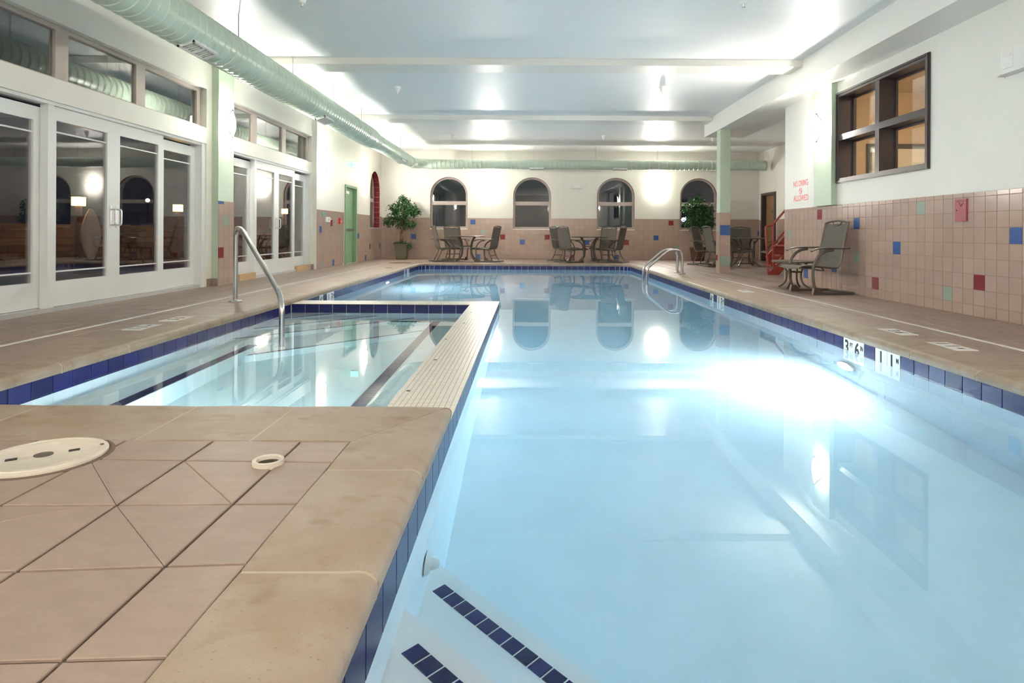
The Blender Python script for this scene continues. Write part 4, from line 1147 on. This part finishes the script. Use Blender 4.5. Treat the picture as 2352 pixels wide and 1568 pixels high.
MB().box(-0.109, 0.0, 0.03, -0.106, 0.08, 0.05).build('reflector', 'aluminium', em)
MB().box(-0.006, 0.20, -0.12, 0, 0.215, 0.09).build('back_plate', 'white_plastic', em)
wb = empty('wall_box', (1.425, YF, 2.16), 0, 'small white emergency light box on far wall between arched windows', 'box')
MB().box(-0.11, -0.06, -0.05, 0.11, 0, 0.05).build('housing', 'white_plastic', wb)
for s in (-1, 1): MB().box(s * 0.14 - 0.03, -0.08, -0.04, s * 0.14 + 0.03, -0.02, 0.05).build('lamp_head', 'white_plastic', wb)
nd = empty('no_diving_sign', (XR - 0.002, 9.81, 1.455), 0, 'white sign with red lettering NO DIVING ALLOWED on the right wall', 'sign')
MB().box(-0.003, -0.25, -0.19, 0.002, 0.25, 0.19).build('plate', 'white_wall', nd)
for t, z, sz in (('NO DIVING', 0.115, 0.125), ('ALLOWED', -0.115, 0.125)):
    obj('lettering', text_mesh(t, sz, 'sign_red', narrow=0.80 if len(t) > 7 else 0.88), nd, (-0.0035, 0, z), (PI / 2, 0, -PI / 2))
ringp = [(-0.004, 0.045 * math.cos(a), 0.045 * math.sin(a)) for a in [2 * PI * k / 24 for k in range(24)]]
MB().tube(ringp, 0.004, 6, closed=True).build('prohibition_ring', 'sign_red', nd)
MB().tube([(-0.004, 0.03, 0.03), (-0.004, -0.03, -0.03)], 0.004, 6).build('prohibition_bar', 'sign_red', nd)

# ------------------------------------------------------------------ furniture
def make_chair(struts=True):
    r = empty('patio_chair', (0, 0, 0), 0)
    prof = smooth_path([(-0.47, 0.345), (-0.43, 0.368), (-0.33, 0.372), (-0.10, 0.352), (0.02, 0.345), (0.075, 0.365), (0.105, 0.43), (0.15, 0.60), (0.215, 0.80), (0.265, 0.925)], 5) if False else None
    pr = [Vector((0, y, z)) for y, z in [(-0.47, 0.338), (-0.43, 0.366), (-0.33, 0.370), (-0.10, 0.350), (0.02, 0.343), (0.075, 0.362), (0.105, 0.43), (0.135, 0.60), (0.175, 0.79), (0.21, 0.935)]]
    P = smooth_path(pr, 5)
    W2 = 0.235
    # sling with an arched handle opening at the top
    mb = MB(); nx = 8; rows = []
    for i, p in enumerate(P):
        row = []
        for k in range(nx + 1):
            t = k / nx * 2 - 1
            sag = -0.014 * (1 - t * t) if p.z < 0.42 else 0.0
            yb = 0.012 * (1 - t * t) if p.z > 0.42 else 0.0
            top = 0.0
            if i == len(P) - 1: top = -0.045 + 0.030 * abs(t) ** 1.5
            row.append((W2 * t, p.y + yb + (top * 0.33), p.z + sag + top))
        rows.append(row)
    th = 0.006
    for layer in (0, 1):
        n0 = len(mb.v)
        for row in rows: mb.v += [(x, y + (th if layer else 0), z - (th * 0.3 if layer else 0)) for x, y, z in row]
        for i in range(len(rows) - 1):
            for k in range(nx):
                a = n0 + i * (nx + 1) + k; mb.f.append((a, a + 1, a + nx + 2, a + nx + 1))
    mb.build('sling', 'sling', r, True)
    for s in (-1, 1):
        MB().tube([(s * 0.245, p.y, p.z) for p in P], 0.0145, 8).build('side_rail', 'chair_metal', r, True)
        # leg rising from the foot and sweeping up into the arm
        leg = smooth_path([(s * 0.265, -0.25, 0.03), (s * 0.27, -0.285, 0.14), (s * 0.275, -0.30, 0.28), (s * 0.28, -0.285, 0.40), (s * 0.285, -0.225, 0.50), (s * 0.29, -0.13, 0.56), (s * 0.29, -0.03, 0.578)], 5)
        MB().tube(leg, 0.019, 8).build('leg', 'chair_metal', r, True)
        arm = smooth_path([(s * 0.295, -0.335, 0.558), (s * 0.295, -0.27, 0.588), (s * 0.295, -0.15, 0.600), (s * 0.29, 0.05, 0.597), (s * 0.275, 0.20, 0.600)], 5)
        MB().tube(arm, 0.026, 8, flat=0.45).build('arm', 'chair_metal', r, True)
        MB().tube([(s * 0.265, -0.25, 0.018), (s * 0.265, 0.27, 0.018)], 0.016, 8).build('floor_bar', 'chair_metal', r, True)
        MB().prism([(-0.30, 0.0), (-0.14, 0.0), (-0.22, 0.085), (-0.285, 0.085)], -0.023, 0.023).build('foot_bracket', 'chair_metal', r, loc=(s * 0.265, 0, 0.003), rot=(PI / 2, 0, PI / 2))
        if struts: MB().tube(smooth_path([(s * 0.20, 0.02, 0.335), (s * 0.19, 0.06, 0.22), (s * 0.20, 0.12, 0.10), (s * 0.215, 0.16, 0.022)], 4), 0.013, 8).build('spring_strut', 'chair_metal', r, True)
    MB().tube([(-0.265, 0.27, 0.018), (0.265, 0.27, 0.018)], 0.015, 8).build('rear_bar', 'chair_metal', r, True)
    if struts: MB().tube([(-0.265, 0.16, 0.018), (0.265, 0.16, 0.018)], 0.013, 8).build('cross_bar', 'chair_metal', r, True)
    if struts: MB().tube([(-0.195, 0.08, 0.17), (0.195, 0.08, 0.17)], 0.011, 8).build('cross_bar', 'chair_metal', r, True)
    MB().tube([(-0.275, -0.29, 0.335), (0.275, -0.29, 0.335)], 0.013, 8).build('seat_bar', 'chair_metal', r, True)
    tp = P[-1]
    MB().tube(smooth_path([(-0.245, tp.y, tp.z - 0.005), (-0.15, tp.y + 0.006, tp.z + 0.012), (0, tp.y + 0.012, tp.z + 0.024), (0.15, tp.y + 0.006, tp.z + 0.012), (0.245, tp.y, tp.z - 0.005)], 5), 0.0145, 8).build('top_rail', 'chair_metal', r, True)
    MB().tube(smooth_path([(-0.10, tp.y + 0.006, tp.z + 0.010), (-0.06, tp.y, tp.z - 0.028), (0, tp.y - 0.002, tp.z - 0.038), (0.06, tp.y, tp.z - 0.028), (0.10, tp.y + 0.006, tp.z + 0.010)], 5), 0.007, 6).build('hand_grip', 'chair_metal', r, True)
    MB().tube(smooth_path([(-0.15, -0.10, 0.335), (-0.08, -0.03, 0.30), (0.08, -0.03, 0.30), (0.15, -0.10, 0.335)], 5), 0.008, 6).build('seat_hoop', 'chair_metal', r, True)
    return r
def make_table(rad, ht, name):
    r = empty(name, (0, 0, 0), 0)
    MB().lathe([(rad - 0.01, ht - 0.028), (rad, ht - 0.02), (rad, ht - 0.006), (rad - 0.008, ht), (0.02, ht)], 40).build('table_top', 'chair_metal', r, True)
    k = rad
    for q in range(4):
        a = PI / 4 + q * PI / 2
        prof = [(0.62 * k, ht - 0.03), (0.44 * k, ht * 0.78), (0.34 * k, ht * 0.5), (0.42 * k, ht * 0.22), (0.72 * k, 0.012)]
        MB().tube(smooth_path([(x * math.cos(a), x * math.sin(a), z) for x, z in prof], 6), 0.018 if ht > 0.5 else 0.014, 8).build('leg', 'chair_metal', r, True)
    MB().tube([(0.36 * k * math.cos(2 * PI * q / 20), 0.36 * k * math.sin(2 * PI * q / 20), ht * 0.60) for q in range(20)], 0.010, 6, closed=True).build('ring', 'chair_metal', r, True)
    return r
lone = make_chair(False)
ch = make_chair()
def face(x, y, tx, ty): return math.atan2(tx - x, -(ty - y))   # local -y looks at the target
CH = [((3.915, 8.34, 0), math.atan2(-1, 0.13), 'grey sling patio chair by itself against the right tiled wall', 'lone patio chair')]
T1, T2, T3 = (-1.66, 17.1), (1.68, 17.1), (5.27, 15.15)
def ring_chairs(T, spots, gname):
    for (dx, dy, lab) in spots:
        x, y = T[0] + dx, T[1] + dy
        CH.append(((x, y, 0), face(x, y, T[0], T[1]), lab, gname))
ring_chairs(T1, [(-0.66, -0.24, 'grey sling chair at left patio table, its back nearest the pool corner'), (-0.42, 0.76, 'grey sling chair partly hidden behind another at left patio table'), (0.66, -0.24, 'grey sling chair on the right side of the left patio table')], 'chairs around the left patio table')
ring_chairs(T2, [(-0.60, -0.42, 'grey sling chair at middle patio table, front one on its left side'), (-0.76, 0.50, 'grey sling chair at middle patio table, rear one on its left side'), (0.68, -0.36, 'grey sling chair at middle patio table, front one on its right side'), (0.52, 0.66, 'grey sling chair at middle patio table, rear one on its right side')], 'chairs around the middle patio table')
ring_chairs(T3, [(-0.78, -0.10, 'grey sling chair at right patio table, half hidden by the slim column'), (-0.85, 0.72, 'grey sling chair left of the slim column before the brown planter'), (0.20, 0.92, 'grey sling chair facing the camera behind the right patio table'), (0.92, 0.0, 'grey sling chair partly behind the red stair rail')], 'chairs around the right patio table')
for i, (loc, rz, lab, grp) in enumerate(CH):
    o = lone if i == 0 else (ch if i == 1 else copy_tree(ch, loc, rz))
    o.location = loc; o.rotation_euler = (0, 0, rz); tag(o, lab, 'chair', grp)
tb = make_table(0.50, 0.69, 'patio_table')
for i, ((x, y), lab) in enumerate(((T1, 'round grey patio table nearest the left corner tree'), (T2, 'round grey patio table in front of the third arched window'), (T3, 'round grey patio table behind the slim green column'))):
    o = tb if i == 0 else copy_tree(tb, (x, y, 0), 0)
    o.location = (x, y, 0); tag(o, lab, 'table', 'round patio tables')
st = make_table(0.30, 0.40, 'side_table'); st.location = (3.82, 9.0, 0); tag(st, 'low round grey side table beside the lone patio chair', 'table')

# ------------------------------------------------------------------ potted trees
def potted_tree(name, x, y, pot, crown, label, seed, trunk=True):
    rnd = random.Random(seed)
    r = empty(name, (x, y, 0), 0, label, 'plant')
    if pot == 'square':
        sq = lambda a, z: [(-a, -a, z), (a, -a, z), (a, a, z), (-a, a, z)]
        MB().rings([sq(0.125, 0), sq(0.14, 0.02), sq(0.178, 0.40), sq(0.188, 0.405), sq(0.188, 0.44), sq(0.165, 0.44), sq(0.16, 0.40)]).build('pot', 'pot_green', r)
        MB().box(-0.16, -0.16, 0.395, 0.16, 0.16, 0.405).build('soil', 'soil', r)
    else:
        MB().lathe([(0.16, 0), (0.175, 0.02), (0.205, 0.20), (0.225, 0.36), (0.235, 0.37), (0.235, 0.40), (0.20, 0.40), (0.19, 0.36)], 28).build('pot', 'basket_brown', r, True)
        MB().lathe([(0.20, 0.355), (0.20, 0.36), (0.02, 0.362)], 20).build('soil', 'soil', r)
    cz = sum(c[2] for c in crown) / len(crown)
    for k in range(3):
        a = k * 2.1
        MB().tube(smooth_path([(0.03 * math.cos(a), 0.03 * math.sin(a), 0.38), (0.045 * math.cos(a + 1), 0.045 * math.sin(a + 1), 0.62), (0.03 * math.cos(a + 2.4), 0.03 * math.sin(a + 2.4), 0.86), (0.10 * math.cos(a + 3), 0.10 * math.sin(a + 3), 1.15), (0.18 * math.cos(a + 3), 0.18 * math.sin(a + 3), 1.45)], 5), 0.018, 7).build('stem', 'bark', r, True)
    lf = MB()
    def leaf(c, s):
        a = rnd.uniform(0, 2 * PI); droop = rnd.uniform(-1.1, 0.15)
        d = Vector((math.cos(a) * math.cos(droop), math.sin(a) * math.cos(droop), math.sin(droop)))
        sd = d.cross(Vector((0, 0, 1))); sd.normalize(); sd = (sd + Vector((0, 0, rnd.uniform(-.5, .5)))).normalized(); nrm = sd.cross(d)
        p = Vector(c); n = len(lf.v)
        w = s * 0.26
        pts = [p, p + d * s * 0.45 + sd * w + nrm * s * .05, p + d * s, p + d * s * 0.45 - sd * w + nrm * s * .05, p + d * s * 0.5 - nrm * s * .04]
        lf.v += [tuple(q) for q in pts]; lf.f += [(n, n + 1, n + 4), (n + 1, n + 2, n + 4), (n + 2, n + 3, n + 4), (n + 3, n, n + 4)]
    for (bx_, by_, bz_, rr, cnt) in crown:
        for _ in range(cnt):
            v = Vector((rnd.gauss(0, 1), rnd.gauss(0, 1), rnd.gauss(0, 1))).normalized() * rr * rnd.uniform(0.35, 1.0)
            leaf((bx_ + v.x, by_ + v.y, bz_ + v.z * 0.85), rnd.uniform(0.065, 0.11))
    fo = lf.build('foliage', 'leaf', r, kind='stuff')
    return r
potted_tree('potted_tree', -3.62, 18.05, 'square', [(0.05, 0, 1.62, 0.24, 260), (-0.22, 0, 1.48, 0.22, 220), (0.25, 0, 1.45, 0.25, 280), (0.40, -.05, 1.35, 0.18, 150), (0, -.05, 1.32, 0.28, 300), (-0.28, 0, 1.16, 0.22, 200), (-0.42, 0, 1.05, 0.14, 80), (0.05, 0, 1.05, 0.24, 220), (0.30, -.1, 1.02, 0.16, 120), (0.02, 0, 1.78, 0.12, 70), (0, 0, 0.46, 0.16, 90), (0.27, -.1, 0.40, 0.12, 50), (-0.16, 0, 0.48, 0.08, 30)],
            'tall leafy tree in a square green pot in the far left corner', 3)
potted_tree('potted_tree', 4.88, 18.0, 'round', [(0.0, 0, 1.62, 0.26, 320), (-0.25, 0, 1.50, 0.24, 260), (0.25, 0, 1.48, 0.25, 300), (0.02, -.05, 1.30, 0.33, 420), (-0.22, 0, 1.12, 0.24, 240), (0.30, 0, 1.15, 0.26, 260), (0.08, 0, 0.98, 0.26, 260), (0, 0, 1.82, 0.12, 60)],
            'tall leafy tree in a brown basket pot by the rightmost arched window', 5)

# ------------------------------------------------------------------ red stair
sr = empty('red_stair', (4.62, 12.03, 0), 0, 'red painted metal stair with tube handrails behind the right wall end', 'stair')
run, rise = 0.165, 0.19
for k in range(8):
    MB().box(0.05 + run * k, 0.03 if k > 1 else 0.0, rise * (k + 1) - 0.03, 0.05 + run * k + 0.20, 0.77 if k > 1 else 0.30, rise * (k + 1)).build('tread', 'red_paint', sr)
for y in (0.0,):
    MB().prism([(-0.02, 0), (0.20, 0), (0.20 + run * 8, rise * 8), (0.06 + run * 8, rise * 8 + 0.06), (0.06, 0.10), (-0.02, 0.03)], -0.016, 0.016).build('stringer', 'red_paint', sr, loc=(0, y, 0.0), rot=(PI / 2, 0, 0))
MB().prism([(0.30, 0.14), (0.40, 0.14), (0.20 + run * 8, rise * 8), (0.06 + run * 8, rise * 8 + 0.06), (0.24, 0.32)], -0.016, 0.016).build('stringer', 'red_paint', sr, loc=(0, 0.78, 0.0), rot=(PI / 2, 0, 0))
for y in (0.0,):
    MB().tube(round_path([(0.0, y, 0.02), (-0.065, y, 0.93), (0.06, y, 0.945), (1.34, y, 2.41)], [0.09, 0.03], 6), 0.021, 12).build('handrail', 'red_paint', sr, True)
    MB().tube([(0.095, y, 0.10), (0.08, y, 0.955)], 0.021, 10).build('post', 'red_paint', sr, True)
    MB().tube([(0.09, y, 0.58), (1.33, y, 2.02)], 0.016, 10).build('mid_rail', 'red_paint', sr, True)
MB().box(1.36, 0.0, 1.44, 2.27, 0.78, 1.50).build('landing', 'red_paint', sr)
MB().box(2.15, 0.0, 0.0, 2.20, 0.05, 1.44).box(2.15, 0.73, 0, 2.20, 0.78, 1.44).build('landing_leg', 'red_paint', sr)

# ------------------------------------------------------------------ night patio outside
structure('patio', MB().box(-40, -10, -0.2, XLB - 0.22, 60, -0.02).box(-5, YF + 0.3, -0.2, 40, 60, -0.02), 'patio_stone', 'dark paved patio outside the glass doors', 'ground')
sw = empty('stone_wall', (-9.0, 0, 0), 0, 'low dark stone wall across the patio outside the glass doors', 'wall', None, 'structure')
MB().box(-0.30, 3.0, -0.02, -0.03, 24.0, 0.82).build('core', 'soil', sw)
rnd = random.Random(11); z = 0.0; cnt = 0
while z < 0.78:
    hgt = rnd.uniform(0.10, 0.16); y = 3.0
    while y < 24.0:
        l = rnd.uniform(0.35, 0.75)
        if cnt < 295: MB().box(-0.10, y, z, rnd.uniform(-0.02, 0.03), min(24, y + l) - 0.015, min(0.84, z + hgt) - 0.012).build('stone', 'wall_stone', sw); cnt += 1
        y += l
    z += hgt
MB().box(-0.34, 3.0, 0.82, 0.04, 24.0, 0.89).build('cap', 'wall_stone', sw)
def lantern(x, y, z, label):
    r = empty('patio_lantern', (x, y, 0), 0, label, 'lamp', 'patio lanterns')
    MB().box(-0.06, -0.04, -0.02, 0.02, 0.04, z - 0.10).build('post', 'dark_brown', r)
    MB().box(-0.06, -0.04, z - 0.10, 0.02, 0.04, z - 0.08).build('tray', 'dark_brown', r)
    MB().box(-0.09, -0.09, z - 0.08, 0.05, 0.09, z + 0.08).build('shade', 'lantern_glow', r)
    MB().box(-0.115, -0.115, z + 0.08, 0.075, 0.115, z + 0.11).build('cap', 'dark_brown', r)
lantern(-8.4, 11.76, 1.32, 'yellow glowing lantern above a pale oval glow shape, seen through the nearer sliding door')
lantern(-8.4, 15.1, 1.33, 'yellow glowing lantern outside the far fixed panel of the nearer bay')
lantern(-8.0, 20.7, 1.45, 'yellow glowing lantern seen through the farther glass doors')
rings = []  # oval solid shaped and coloured as the glow below the first lantern
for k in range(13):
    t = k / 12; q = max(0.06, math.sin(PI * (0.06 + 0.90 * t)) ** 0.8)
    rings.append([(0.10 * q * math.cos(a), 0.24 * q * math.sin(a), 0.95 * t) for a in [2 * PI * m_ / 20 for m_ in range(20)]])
o = MB().rings(rings).build('glow_oval', 'glow_oval_tone', None, True, (-8.2, 11.78, 0.235)); tag(o, 'pale oval solid standing in for lantern glow outside the glass doors', 'stone')
o = MB().box(-8.33, 11.5, -0.02, -8.05, 12.05, 0.23).build('stone_plinth', 'wall_stone'); tag(o, 'dark stone plinth under the pale oval glow shape outside', 'plinth')
for (x, y, z, m, lab) in ((-20.0, 33.0, 2.3, 'street_glow', 'distant orange street lamp seen through the nearer glass doors'), (7.2, 29.0, 1.35, 'blue_glow', 'distant bluish lamp seen through the rightmost arched window')):
    r = empty('street_lamp', (x, y, 0), 0, lab, 'lamp')
    MB().tube([(0, 0, -0.02), (0, 0, z)], 0.04, 8).build('pole', 'dark_brown', r)
    MB().lathe([(0.02, z), (0.08, z + 0.03), (0.10, z + 0.10), (0.07, z + 0.16), (0.02, z + 0.18)], 14).build('globe', m, r, True)
